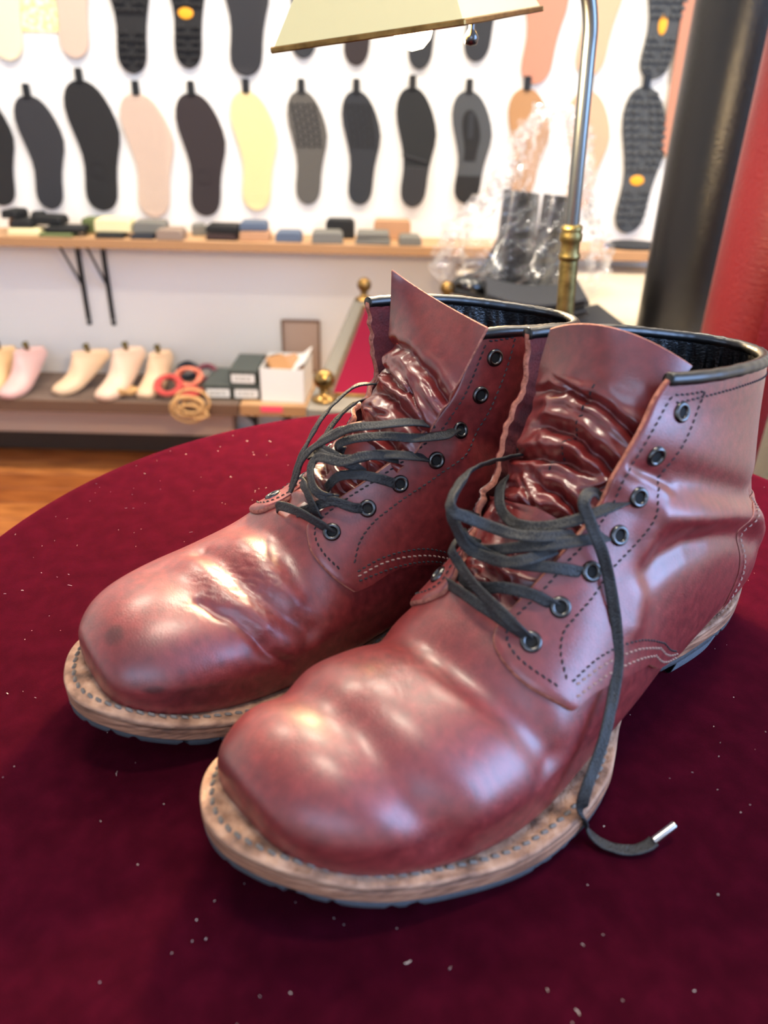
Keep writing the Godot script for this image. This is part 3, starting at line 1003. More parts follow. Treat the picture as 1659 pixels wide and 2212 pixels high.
func sole_top(x: float) -> float:
	var T := [[0.0, 0.0285], [0.048, 0.0268], [0.096, 0.0222], [0.135, 0.0158], [0.173, 0.0128], [0.193, 0.0125], [0.231, 0.0141], [0.260, 0.0198], [0.2985, 0.0306]]
	if x <= 0.0: return T[0][1]
	for i in T.size() - 1:
		if x <= T[i + 1][0]:
			var a: Array = T[maxi(i - 1, 0)]
			var d: Array = T[mini(i + 2, T.size() - 1)]
			return cubic_interpolate_in_time(T[i][1], T[i + 1][1], a[1], d[1], (x - T[i][0]) / (T[i + 1][0] - T[i][0]), T[i + 1][0] - T[i][0], a[0] - T[i][0], d[0] - T[i][0])
	return T[-1][1]

# a layer of the sole: rings of [inset, drop below the sole's top] swept round the outline
func sole_layer(O: Array, rings: Array, rough: float, notch := false) -> ArrayMesh:
	var n: int = O[0].size()
	var p := PackedVector3Array()
	for r in rings:
		for i in n:
			var q: Vector3 = O[0][i] + O[1][i] * r[0]
			var x := clampf(O[0][i].x, 0.0, 0.2985)
			var wob: float = rough * boot.noise.get_noise_3d(q.x * 700.0, r[1] * 9000.0, q.z * 700.0)
			q += O[1][i] * wob * (1.0 if r[0] < 0.004 else 0.0)
			var drop: float = r[1]
			if notch and r[1] > 0.0105:
				var k: float = boot.noise.get_noise_2d(i * 17.0, 5.0)
				drop -= 0.0022 * smoothstep(0.18, 0.3, k)
			p.append(loc(Vector3(q.x, maxf(sole_top(x) - drop, 0.0), q.z)))
	return grid_mesh(p, rings.size(), n, loc(Vector3(0.15, 0.0, 0)), true)

func sole(root: Node) -> void:
	var O := sole_outline(300)
	var w := obj("welt", sole_layer(O, [[0.022, -0.0003], [0.006, 0.0], [0.0012, 0.0001], [0.0003, 0.0006], [0.0, 0.0014], [0.0002, 0.0025], [0.0008, 0.0031], [0.004, 0.0034]], 0.0003), M.welt_leather, root)
	obj("midsole", sole_layer(O, [[0.004, 0.0031], [0.0007, 0.0033], [0.0001, 0.0038], [0.0000, 0.0052], [0.0006, 0.0056], [0.0003, 0.0060], [0.0003, 0.0082], [0.0008, 0.0087], [0.004, 0.0089]], 0.0005), M.midsole_leather, root)
	obj("outsole", sole_layer(O, [[0.004, 0.0086], [0.0008, 0.0088], [0.0003, 0.0094], [0.0005, 0.0112], [0.0012, 0.0122], [0.0030, 0.0125], [0.012, 0.0125], [0.03, 0.0125], [0.06, 0.0125]], 0.0004, true), M.rubber_sole, root)
	# welt stitches from the waist round the toe
	var path := PackedVector3Array(); var nor := PackedVector3Array()
	var n: int = O[0].size()
	var first := -1
	for i in n:
		if O[0][i].x > 0.105 and O[0][(i + n - 1) % n].x <= 0.105: first = i
	for k in n:
		var i := (first + k) % n
		if O[0][i].x < 0.105: break
		var q: Vector3 = O[0][i] + O[1][i] * 0.0042
		path.append(loc(Vector3(q.x, sole_top(clampf(O[0][i].x, 0, 0.2985)) + 0.0004, q.z)))
		nor.append(Vector3.UP)
	stitch_row(path, nor, 0.0044, 0.0036, 0.0008, "grey_thread", w)
	# stacked heel with a rubber top piece
	var pts := PackedVector2Array()
	for i in n:
		var q: Vector3 = O[0][i]
		if q.x < 0.078: pts.append(Vector2(q.x, q.z))
	heel_piece("heel_stack", O, 0.0105, 1.0, 0.0, M.heel_leather, root)
	heel_piece("heel_cap", O, 0.0, 0.0, 0.0105, M.heel_rubber, root)

func heel_piece(called: String, O: Array, y0: float, top_mix: float, y1: float, material: Material, root: Node) -> void:
	var n: int = O[0].size()
	var first := 0
	for i in n:
		if O[0][i].x < 0.078 and O[0][(i + n - 1) % n].x >= 0.078: first = i
	var ring := []
	for k in n:
		var i := (first + k) % n
		if O[0][i].x >= 0.078: break
		ring.append([O[0][i], O[1][i]])
	# breast: a shallow curve between the two ends
	var a: Vector3 = ring[-1][0]
	var b: Vector3 = ring[0][0]
	for k in range(1, 12):
		var f := k / 12.0
		var q := a.lerp(b, f)
		q.x -= 0.006 * sin(f * PI)
		ring.append([q, Vector3(-1, 0, 0)])
	var p := PackedVector3Array()
	var levels := [[0.010, 0.0], [0.0012, 0.0], [0.0006, 0.06], [0.0004, 0.5], [0.0006, 0.94], [0.0012, 1.0], [0.010, 1.0], [0.03, 1.0]]
	for l in levels:
		for q in ring:
			var c: Vector3 = q[0] + q[1] * l[0]
			var hi := sole_top(clampf(q[0].x, 0, 0.3)) - 0.0115 if top_mix > 0.0 else y1
			var y: float = lerpf(y0, hi, l[1])
			var taper: float = 0.0055 * (1.0 - y / 0.024)
			c += q[1] * taper
			p.append(loc(Vector3(c.x, y, c.z)))
	obj(called, grid_mesh(p, levels.size(), ring.size(), loc(Vector3(0.04, (y0 + y1) / 2 + 0.006, 0)), true), material, root)

# a flat woven lace along points in the boot's frame
func lace(pts: Array, root: Node, width := 0.0045) -> void:
	var v := []
	for q in pts: v.append(Vector3(q[0], q[1], q[2]))
	var n := v.size() * 9
	var path := smooth_path(v, n)
	var prof := [[-1, 0], [-0.92, 0.7], [-0.55, 0.85], [-0.25, 0.62], [0.25, 0.62], [0.55, 0.85], [0.92, 0.7], [1, 0], [0.92, -0.7], [0.4, -0.75], [-0.4, -0.75], [-0.92, -0.7]]
	var p := PackedVector3Array()
	var up := Vector3.ZERO
	var ups := []
	for i in n:
		var q := path[i]
		var o := Vector3(q.x - 0.10, q.y - 0.05, q.z)
		var t := (path[mini(i + 1, n - 1)] - path[maxi(i - 1, 0)]).normalized()
		if q.y < 0.02: o = Vector3.UP
		var w := (o - t * o.dot(t)).normalized()
		w = w.rotated(t, 0.5 * boot.noise.get_noise_2d(i * 5.0, pts.size() * 31.0 + v[0].x * 900.0))
		up = w if up == Vector3.ZERO else (up * 0.75 + w * 0.25 - t * t.dot(up * 0.75 + w * 0.25)).normalized()
		var side := t.cross(up)
		for k in prof: p.append(loc(q + side * k[0] * width / 2 + up * k[1] * 0.00062))
	var out := PackedVector3Array()
	for q in path: out.append(loc(q))
	obj("lace", oriented_tube(p, n, prof.size(), out), M.black_lace, root)

func make_boot(label: String, data: Dictionary) -> Node3D:
	boot = data
	boot.noise = FastNoiseLite.new()
	boot.noise.seed = boot.seed
	boot.noise.frequency = 0.01 * 2.0
	boot.noise.fractal_octaves = 3
	boot.edge_outer = FACING
	boot.edge_inner = FACING_IN
	boot.creases = []
	boot.flare_outer = []
	boot.flare_inner = []
	for side in ["outer", "inner"]:
		for f in boot["edge_at_" + side]:
			var u: float = f[0]
			var e := edge_phi(1.0 if side == "outer" else -1.0, u) * (1.0 if side == "outer" else -1.0)
			boot["flare_" + side].append([u, Vector3(f[1], f[2], f[3]) - last_at(u, e)])
	for c in boot.crease_lines: add_crease(c[0], c[1], c[2])
	var root := thing("boot", label, "boot", Vector3(boot.x, 0, boot.z), -boot.yaw, "pair of red-brown leather boots")
	sole(root)
	vamp(root)
	tongue(root)
	quarter(1.0, root)
	quarter(-1.0, root)
	heel_counter(root)
	collar(root)
	for l in boot.laces: lace(l, root)
	return root

func build_boots() -> void:
	prepare_last()
	var vl: StandardMaterial3D = M.red_brown_leather.duplicate()
	vl.resource_name = "vamp_leather"
	vl.vertex_color_use_as_albedo = true
	M.vamp_leather = vl
	var hl: StandardMaterial3D = M.midsole_leather.duplicate()
	hl.resource_name = "heel_leather"
	hl.albedo_color = Color(1.0, 0.86, 0.74)
	M.heel_leather = hl
	var S_OUT := {
		"dark": [
			[[4.69, 0.90], [4.53, 0.69], [4.47, 0.54], [4.55, 0.42], [4.78, 0.37], [5.06, 0.38], [5.8, 0.44], [6.63, 0.49], [7.37, 0.54], [8.66, 0.565], [9.7, 0.59], [10.95, 0.67], [11.87, 0.765], [12.38, 0.83]],
			[[12.58, 1.12], [11.77, 1.04], [10.61, 0.90], [9.7, 0.84], [8.04, 0.82], [7.25, 0.79], [6.38, 0.76], [5.76, 0.72], [5.38, 0.71], [5.07, 0.78], [4.86, 0.93]],
			[[12.36, 0.84], [12.45, 0.98], [12.56, 1.11]],
			[[4.91, 0.96], [5.57, 1.03], [6.17, 1.18], [6.54, 1.37], [6.86, 1.70]],
			[[12.16, 0.86], [12.44, 1.13], [12.63, 1.41], [12.75, 1.76], [12.8, 2.4], [12.8, 3.1]]],
		"pale": [
			[[4.83, 1.06], [5.54, 1.18], [6.12, 1.36], [6.46, 1.55], [6.80, 1.82]],
			[[4.94, 1.00], [5.57, 1.10], [6.14, 1.26], [6.49, 1.45], [6.84, 1.76]]]}
	var S_IN := {
		"dark": [
			mirror_uv([[4.72, 0.93], [4.61, 0.72], [4.64, 0.54], [4.84, 0.44], [5.24, 0.45], [5.88, 0.52], [6.66, 0.61], [7.62, 0.68], [8.58, 0.73], [9.66, 0.82], [10.69, 0.90], [11.64, 0.96], [12.50, 1.01]]),
			mirror_uv([[12.74, 1.28], [12.01, 1.24], [11.1, 1.16], [9.97, 1.07], [9.0, 1.0], [8.06, 0.95], [7.32, 0.92], [6.5, 0.87], [5.89, 0.84], [5.37, 0.87], [5.02, 0.98]]),
			mirror_uv([[12.50, 1.02], [12.62, 1.15], [12.74, 1.27]]),
			mirror_uv([[4.98, 1.06], [5.46, 1.11], [5.94, 1.21], [6.38, 1.36], [6.70, 1.60]]),
			mirror_uv([[4.92, 1.14], [5.37, 1.22], [5.85, 1.33], [6.28, 1.49], [6.62, 1.74]])],
		"pale": [
			mirror_uv([[4.94, 1.10], [5.46, 1.16], [5.92, 1.27], [6.33, 1.43], [6.66, 1.67]])]}
	var E_OUT := [[11.96, 0.93], [10.64, 0.78], [9.28, 0.72], [7.95, 0.70], [6.80, 0.67], [5.73, 0.60], [4.83, 0.56]]
	var E_IN := mirror_uv([[12.1, 1.11], [10.94, 1.03], [9.59, 0.93], [8.23, 0.86], [7.08, 0.79], [6.02, 0.72], [5.01, 0.61]])
	# the boot of the left foot, outer side to the right
	make_boot("red-brown leather ankle boot whose untied lace trails down onto the velvet", {
		"x": 0.172, "z": -0.366, "yaw": 2.400, "mir": 1.0, "seed": 3, "lean": Vector3.ZERO,
		"edge_at_outer": [[8.6, 0.1445, 0.1115, 0.0205], [9.58, 0.1405, 0.1218, 0.0215], [10.56, 0.1340, 0.1308, 0.0222], [11.59, 0.1268, 0.1410, 0.0222], [12.27, 0.1215, 0.1484, 0.0218], [12.75, 0.1172, 0.1535, 0.0225]],
		"edge_at_inner": [[5.16, 0.1795, 0.0785, -0.0145], [5.9, 0.166, 0.083, -0.020], [6.5, 0.157, 0.0865, -0.0245], [7.1, 0.150, 0.0925, -0.028], [7.6, 0.1455, 0.0945, -0.033], [8.3, 0.1365, 0.099, -0.035], [8.9, 0.132, 0.105, -0.0385], [9.7, 0.124, 0.115, -0.039], [10.4, 0.119, 0.1238, -0.041], [11.3, 0.1135, 0.1345, -0.0425], [12.1, 0.111, 0.1446, -0.044], [12.62, 0.111, 0.1533, -0.045]],
		"crease_lines": [
			[[[1.9, -1.3], [1.8, -0.6], [1.78, -0.1], [1.84, 0.3], [1.83, 0.68], [1.9, 1.0], [2.1, 1.4]], -0.0030, 0.0095],
			[[[2.6, -1.2], [2.55, -0.5], [2.5, 0.2], [2.55, 0.7], [2.7, 1.2]], 0.0018, 0.013],
			[[[3.75, -1.1], [3.65, -0.6], [3.6, -0.08], [3.63, 0.32], [3.80, 0.66], [3.95, 0.92], [4.1, 1.3]], -0.0036, 0.0085],
			[[[10.1, 0.75], [10.23, 0.92], [10.39, 1.14], [10.48, 1.42], [10.55, 1.75], [10.75, 2.2]], -0.0030, 0.0075],
			[[[9.95, 2.3], [10.25, 1.9], [9.95, 1.52], [9.56, 1.16], [9.07, 0.91]], 0.0042, 0.0075],
			[[[9.7, 2.0], [9.75, 1.66], [9.3, 1.36], [8.7, 1.16], [8.03, 1.05], [7.57, 1.01]], -0.0036, 0.0065],
			[[[8.4, 0.85], [7.7, 0.95], [7.1, 1.05], [6.5, 1.15]], 0.0016, 0.006],
			[[[10.05, 0.62], [10.1, 0.8], [10.0, 0.95]], -0.0008, 0.0022],
			[[[9.9, 0.60], [9.85, 0.75], [9.8, 0.9]], 0.0008, 0.002],
			[[[8.9, -0.9], [8.6, -1.2], [8.8, -1.6]], -0.003, 0.008]],
		"crackle": [[2.6, 0.1, 0.5, 0.25], [3.4, -0.2, 0.5, 0.3]],
		"stains": [[0.45, -0.9, 0.5, 0.7, 0.25]],
		"tongue": [
			[[0.186, 0.064, -0.016], [0.189, 0.069, 0], [0.186, 0.064, 0.016]],
			[[0.165, 0.081, -0.022], [0.170, 0.086, 0], [0.165, 0.080, 0.021]],
			[[0.141, 0.099, -0.027], [0.148, 0.104, -0.001], [0.139, 0.098, 0.0235]],
			[[0.122, 0.124, -0.031], [0.129, 0.127, -0.003], [0.117, 0.122, 0.0225]],
			[[0.1165, 0.145, -0.033], [0.1195, 0.149, -0.005], [0.106, 0.142, 0.0195]],
			[[0.1155, 0.1595, -0.031], [0.1120, 0.1650, -0.005], [0.0935, 0.1527, 0.0195]]],
		"tongue_smooth": 0.90, "folds": 8, "tilt": -0.8, "tongue_stitch": [[0.83, 0.05], [0.52, -0.12]],
		"stitch_outer": S_OUT, "stitch_inner": S_IN, "eyelets_outer": E_OUT, "eyelets_inner": E_IN, "laces": LACES_NEAR})
	var root: Node3D = get_node("boot")
	var a := Vector3(AGLET[0][0][0], AGLET[0][0][1], AGLET[0][0][2])
	var b := Vector3(AGLET[0][1][0], AGLET[0][1][1], AGLET[0][1][2])
	tag(obj("aglet", tube(PackedVector3Array([loc(a), loc(a.lerp(b, 0.04)), loc(a.lerp(b, 0.5)), loc(a.lerp(b, 0.97)), loc(b)]), [0.0012, 0.0015, 0.0015, 0.0015, 0.0012], 12), M.steel, root), "bright metal lace tip", "")
	# the boot of the right foot, inner side to the right
	make_boot("red-brown leather ankle boot with creased vamp and tongue peaking above its collar", {
		"x": 0.1097, "z": -0.420, "yaw": 2.508, "mir": -1.0, "seed": 8, "lean": Vector3(0.012, -0.001, 0),
		"edge_at_outer": [[5.2, 0.1775, 0.0735, 0.0125], [5.9, 0.1655, 0.0790, 0.0135], [6.6, 0.157, 0.0855, 0.0155], [8.0, 0.139, 0.099, 0.022], [8.8, 0.132, 0.103, 0.028], [9.3, 0.1257, 0.1044, 0.029], [9.9, 0.1190, 0.111, 0.034], [10.3, 0.1183, 0.1155, 0.034], [10.9, 0.1205, 0.1268, 0.034], [11.5, 0.1206, 0.1352, 0.034], [12.1, 0.1219, 0.1432, 0.034], [12.75, 0.1228, 0.1522, 0.034]],
		"edge_at_inner": [],
		"crease_lines": [
			[[[2.2, -0.45], [2.38, -0.64], [2.56, -0.75], [2.79, -1.02], [2.95, -1.31], [3.26, -1.57]], -0.0018, 0.0028],
			[[[2.0, 0.3], [2.2, -0.3], [2.5, -0.75], [2.85, -1.15]], -0.0016, 0.009],
			[[[2.8, 0.3], [2.9, -0.21], [2.98, -0.47], [3.2, -0.74], [3.52, -1.06], [3.79, -1.29]], -0.0026, 0.0055],
			[[[2.55, 0.1], [2.7, -0.5], [3.0, -0.95]], 0.0014, 0.007],
			[[[3.9, 0.5], [4.01, -0.19], [4.03, -0.43], [3.94, -0.66], [3.96, -0.93]], -0.0026, 0.008],
			[[[3.45, 0.1], [3.5, -0.4], [3.75, -0.9]], 0.0016, 0.006],
			[[[9.9, -0.95], [9.5, -1.3], [9.6, -1.7]], -0.002, 0.008],
			[[[8.8, -0.95], [8.2, -1.25], [7.8, -1.6]], 0.0016, 0.008]],
		"crackle": [[3.35, -0.5, 0.5, 1.0], [2.7, -0.3, 0.5, 0.7], [3.0, -0.9, 0.4, 0.7], [2.1, -0.5, 0.4, 0.4]],
		"stains": [[0.72, -0.37, 0.22, 0.22, 0.5], [1.0, -1.44, 0.25, 0.12, 0.62], [0.9, -1.0, 0.5, 0.6, 0.25], [1.6, -1.55, 0.7, 0.12, 0.35]],
		"tongue": [
			[[0.186, 0.064, -0.016], [0.189, 0.069, 0], [0.186, 0.064, 0.016]],
			[[0.165, 0.081, -0.022], [0.170, 0.086, 0], [0.165, 0.080, 0.019]],
			[[0.142, 0.099, -0.027], [0.148, 0.104, -0.002], [0.139, 0.098, 0.022]],
			[[0.123, 0.125, -0.029], [0.130, 0.127, -0.003], [0.121, 0.124, 0.022]],
			[[0.111, 0.142, -0.029], [0.119, 0.145, -0.003], [0.1185, 0.147, 0.022]],
			[[0.105, 0.153, -0.030], [0.1085, 0.1592, 0.004], [0.1175, 0.1690, 0.0235]]],
		"tongue_smooth": 0.84, "folds": 8, "tilt": 0.9, "tongue_stitch": [],
		"stitch_outer": S_OUT, "stitch_inner": S_IN, "eyelets_outer": E_OUT, "eyelets_inner": E_IN, "laces": LACES_FAR})

# ---------------------------------------------------------------- room
const ROOM := [-2.3, 2.1, -2.30, 2.0, -0.80, 1.75]   # x0 x1 z0 z1 floor ceiling

func wall_with_opening(st: SurfaceTool, x0: float, x1: float, y0: float, y1: float, ox0: float, ox1: float, oy0: float, oy1: float, t: Transform3D, thick: float) -> void:
	for r in [[x0, ox0, y0, y1], [ox1, x1, y0, y1], [ox0, ox1, y0, oy0], [ox0, ox1, oy1, y1]]:
		if r[1] - r[0] > 0.001 and r[3] - r[2] > 0.001:
			add_box(st, Vector3(r[1] - r[0], r[3] - r[2], thick), t * Transform3D(Basis(), Vector3((r[0] + r[1]) / 2, (r[2] + r[3]) / 2, 0)))

func build_room() -> void:
	var W: float = ROOM[1] - ROOM[0]
	var D: float = ROOM[3] - ROOM[2]
	var cx: float = (ROOM[0] + ROOM[1]) / 2
	var cz: float = (ROOM[2] + ROOM[3]) / 2
	var H: float = ROOM[5] - ROOM[4]
	struct("wall_back", box_mesh(Vector3(W + 0.3, H + 0.2, 0.12), 0, Transform3D(Basis(), Vector3(cx, (ROOM[4] + ROOM[5]) / 2, ROOM[2] - 0.06))), M.white_wall, "white painted shop wall behind the hanging soles", "wall")
	struct("wall_left", box_mesh(Vector3(0.12, H + 0.2, D), 0, Transform3D(Basis(), Vector3(ROOM[0] - 0.06, (ROOM[4] + ROOM[5]) / 2, cz))), M.white_wall, "plain white side wall of the shop", "wall")
	struct("ceiling", box_mesh(Vector3(W + 0.3, 0.1, D + 0.3), 0, Transform3D(Basis(), Vector3(cx, ROOM[5] + 0.05, cz))), M.ceiling_white, "white shop ceiling", "ceiling")
	# right wall with a window
	var st := st_begin()
	var t := Transform3D(Basis(Vector3.UP, PI / 2), Vector3(ROOM[1] + 0.06, 0, 0))
	wall_with_opening(st, -2.0, 2.30, ROOM[4], ROOM[5], -1.10, 0.40, 0.08, 1.40, t, 0.12)
	struct("wall_right", st.commit(), M.white_wall, "white side wall of the shop with a window", "wall")
	window(Vector3(ROOM[1] + 0.06, 0.74, 0.35), 1.5, 1.32, PI / 2, 1)
	st = st_begin()
	wall_with_opening(st, ROOM[0], ROOM[1], ROOM[4], ROOM[5], -1.2, 0.6, 0.40, 1.50, Transform3D(Basis(), Vector3(0, 0, ROOM[3] + 0.06)), 0.12)
	struct("wall_front", st.commit(), M.white_wall, "white street-side wall of the shop with a wide window", "wall")
	window(Vector3(-0.3, 0.95, ROOM[3] + 0.06), 1.8, 1.1, 0.0, 2)
	# plank floor
	var fl := struct("floor", box_mesh(Vector3(W + 0.3, 0.06, D + 0.3), 0, Transform3D(Basis(), Vector3(cx, ROOM[4] - 0.036, cz))), M.dark_baseboard, "orange-brown oak plank floor", "floor")
	var rng := RandomNumberGenerator.new()
	rng.seed = 4
	var plank := box_mesh(Vector3(0.895, 0.012, 0.0885), 0.0015)
	for k in 13:
		var x0 := rng.randf_range(-0.4, 0.0)
		for c in 3:
			var o := obj("plank", plank, M.floor_oak if rng.randf() < 0.6 else M.floor_oak_dark, fl)
			o.position = Vector3(-1.75 + x0 + c * 0.9, ROOM[4] - 0.006, -2.20 + k * 0.09)
	# baseboard, and a board coloured as the wall in shade under the bench
	struct("baseboard_back", box_mesh(Vector3(W, 0.058, 0.02), 0.003, Transform3D(Basis(), Vector3(cx, ROOM[4] + 0.029, ROOM[2] + 0.05))), M.dark_baseboard, "dark brown baseboard along the floor below the low shelf", "baseboard")
	var pan := struct("painted_shade_1", box_mesh(Vector3(1.75, 0.14, 0.03), 0.003, Transform3D(Basis(), Vector3(-1.35, ROOM[4] + 0.058 + 0.07, ROOM[2] + 0.045))), M.wall_shade_beige, "wall between the low shelf and the dark baseboard, its shade painted pinkish beige", "painted_shade")
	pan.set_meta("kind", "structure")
	# bright fittings under the ceiling that wash the wall with the soles
	for x in [-0.95, 0.0, 0.95]:
		ceiling_fitting(Vector3(x, ROOM[5] - 0.02, -1.55), 2.6, ["flat white ceiling panel light at the left end of the row by the soles wall", "flat white ceiling panel light in the middle of the row by the soles wall", "flat white ceiling panel light at the right end of the row by the soles wall"][int(round(x / 0.95)) + 1])
	ceiling_fitting(Vector3(0.1, ROOM[5] - 0.02, -0.35), 1.6, "flat white ceiling panel light above the round velvet table")

func ceiling_fitting(at: Vector3, energy: float, label: String) -> void:
	var o := thing("ceiling_light", label, "ceiling light", at, 0, "ceiling panel lights")
	obj("housing", box_mesh(Vector3(0.50, 0.03, 0.20), 0.004, Transform3D(Basis(), Vector3(0, 0.003, 0))), M.white_metal, o)
	obj("light_panel", box_mesh(Vector3(0.46, 0.004, 0.16), 0.0, Transform3D(Basis(), Vector3(0, -0.0145, 0))), M.lamp_glow, o)
	area_light("panel_light", Vector3(0, -0.020, 0), Vector3.DOWN, Vector2(0.46, 0.16), Color(1.0, 0.94, 0.85), energy, o)

func window(at: Vector3, w: float, h: float, turn: float, n: int) -> void:
	var f := struct("window_%d" % n, frame_mesh(w, h, 0.06, 0.07), M.white_metal, "white window frame with a clear pane", "window")
	f.position = at
	f.rotation.y = turn
	obj("pane", box_mesh(Vector3(w - 0.1, h - 0.1, 0.006)), M.clear_glass, f)
	obj("mullion", box_mesh(Vector3(0.04, h - 0.1, 0.05), 0.003), M.white_metal, f)

func frame_mesh(w: float, h: float, bar: float, depth: float) -> ArrayMesh:
	var st := st_begin()
	for s in [-1.0, 1.0]:
		add_box(st, Vector3(bar, h, depth), Transform3D(Basis(), Vector3(s * (w - bar) / 2, 0, 0)), 0.004)
		add_box(st, Vector3(w - 2 * bar, bar, depth), Transform3D(Basis(), Vector3(0, s * (h - bar) / 2, 0)), 0.004)
	return st.commit()

# ---------------------------------------------------------------- round table
func build_table() -> void:
	var top := thing("round_table", "round table covered in burgundy velvet under the pair of boots", "table", Vector3(0.045, FLOOR_Y, -0.345))
	var h := -FLOOR_Y
	obj("velvet_top", lathe([[0.0, h], [0.10, h], [0.20, h], [0.275, h], [0.283, h - 0.001], [0.2875, h - 0.004], [0.289, h - 0.010], [0.289, h - 0.03], [0.286, h - 0.035], [0.0, h - 0.035]], 128), M.burgundy_velvet, top)
	# a skirt of the same cloth in folds
	var p := PackedVector3Array()
	for r in 8:
		for k in 240:
			var a := TAU * k / 240
			var f := r / 7.0
			var rad := 0.2885 + 0.012 * f + 0.010 * f * sin(a * 24.0) + 0.004 * f * sin(a * 11.0 + 1.0)
			p.append(Vector3(cos(a) * rad, h - 0.012 - 0.55 * f, sin(a) * rad))
	obj("velvet_skirt", grid_mesh(p, 8, 240, Vector3(0, h - 0.3, 0), true), M.burgundy_velvet, top)
	obj("pedestal", lathe([[0.0, h - 0.035], [0.05, h - 0.035], [0.04, h - 0.1], [0.03, h - 0.3], [0.04, 0.12], [0.10, 0.05], [0.2, 0.02], [0.2, 0.0], [0.0, 0.0]], 24), M.bench_wood, top)
	# lint and short fibres lying on the cloth
	var st := st_begin()
	var rng := RandomNumberGenerator.new()
	rng.seed = 12
	for k in 520:
		var a := rng.randf() * TAU
		var rad := sqrt(rng.randf()) * 0.28
		var c := Vector3(0.045 + cos(a) * rad, 0.0004, -0.345 + sin(a) * rad)
		var d := Vector3(cos(a * 7.0), 0.1 * rng.randf(), sin(a * 7.0)).normalized()
		var big := rng.randf()
		var l := 0.00022 + 0.0011 * pow(big, 6.0)
		var s := d.cross(Vector3.UP).normalized() * (0.00006 + 0.00010 * pow(rng.randf(), 3.0))
		var bend := s.normalized() * l * rng.randf_range(-0.5, 0.5)
		var up := Vector3(0, 0.00012, 0)
		for e in 2:
			var m0 := c - d * l if e == 0 else c + bend
			var m1 := c + bend if e == 0 else c + d * l
			quad(st, m0 - s, m1 - s, m1 + s + up, m0 + s + up)
			quad(st, m0 + s + up, m1 + s + up, m1 + s - up, m0 + s - up)
	var li := obj("lint", st.commit(), M.lint)
	tag(li, "pale lint and short fibres scattered over the burgundy velvet", "lint", "", "stuff")

# ---------------------------------------------------------------- soles on the wall
const SOLE_SHAPE := [[0.0, 0.0, 0.0], [0.012, 0.13, 0.15], [0.035, 0.235, 0.25], [0.075, 0.33, 0.335], [0.13, 0.405, 0.40], [0.20, 0.46, 0.45], [0.29, 0.495, 0.465], [0.38, 0.50, 0.435], [0.47, 0.46, 0.38], [0.56, 0.395, 0.33], [0.65, 0.35, 0.31], [0.74, 0.335, 0.315], [0.82, 0.335, 0.325], [0.89, 0.32, 0.315], [0.935, 0.275, 0.275], [0.97, 0.20, 0.20], [0.99, 0.11, 0.11], [1.0, 0.0, 0.0]]

# outline of a sole hanging by its toe: origin at the toe, y down to -length
func sole_shape(length: float, width: float, flip: float, heel: float, t0 := 0.0, t1 := 1.0, shrink := 1.0) -> PackedVector2Array:
	var a := PackedVector2Array()
	var b := PackedVector2Array()
	for q in SOLE_SHAPE:
		if q[0] < t0 or q[0] > t1: continue
		var k: float = lerpf(1.0, heel, smoothstep(0.45, 0.75, q[0])) * shrink
		var c := (-0.10 + 0.16 * smoothstep(0.0, 0.45, q[0]) - 0.06 * smoothstep(0.55, 0.95, q[0])) * width * flip
		a.append(Vector2(c + q[1] * width * k * flip, -q[0] * length))
		b.append(Vector2(c - q[2] * width * k * flip, -q[0] * length))
	b.reverse()
	if t0 == 0.0: a.remove_at(0)
	if t1 == 1.0: b.remove_at(0)
	return a + b

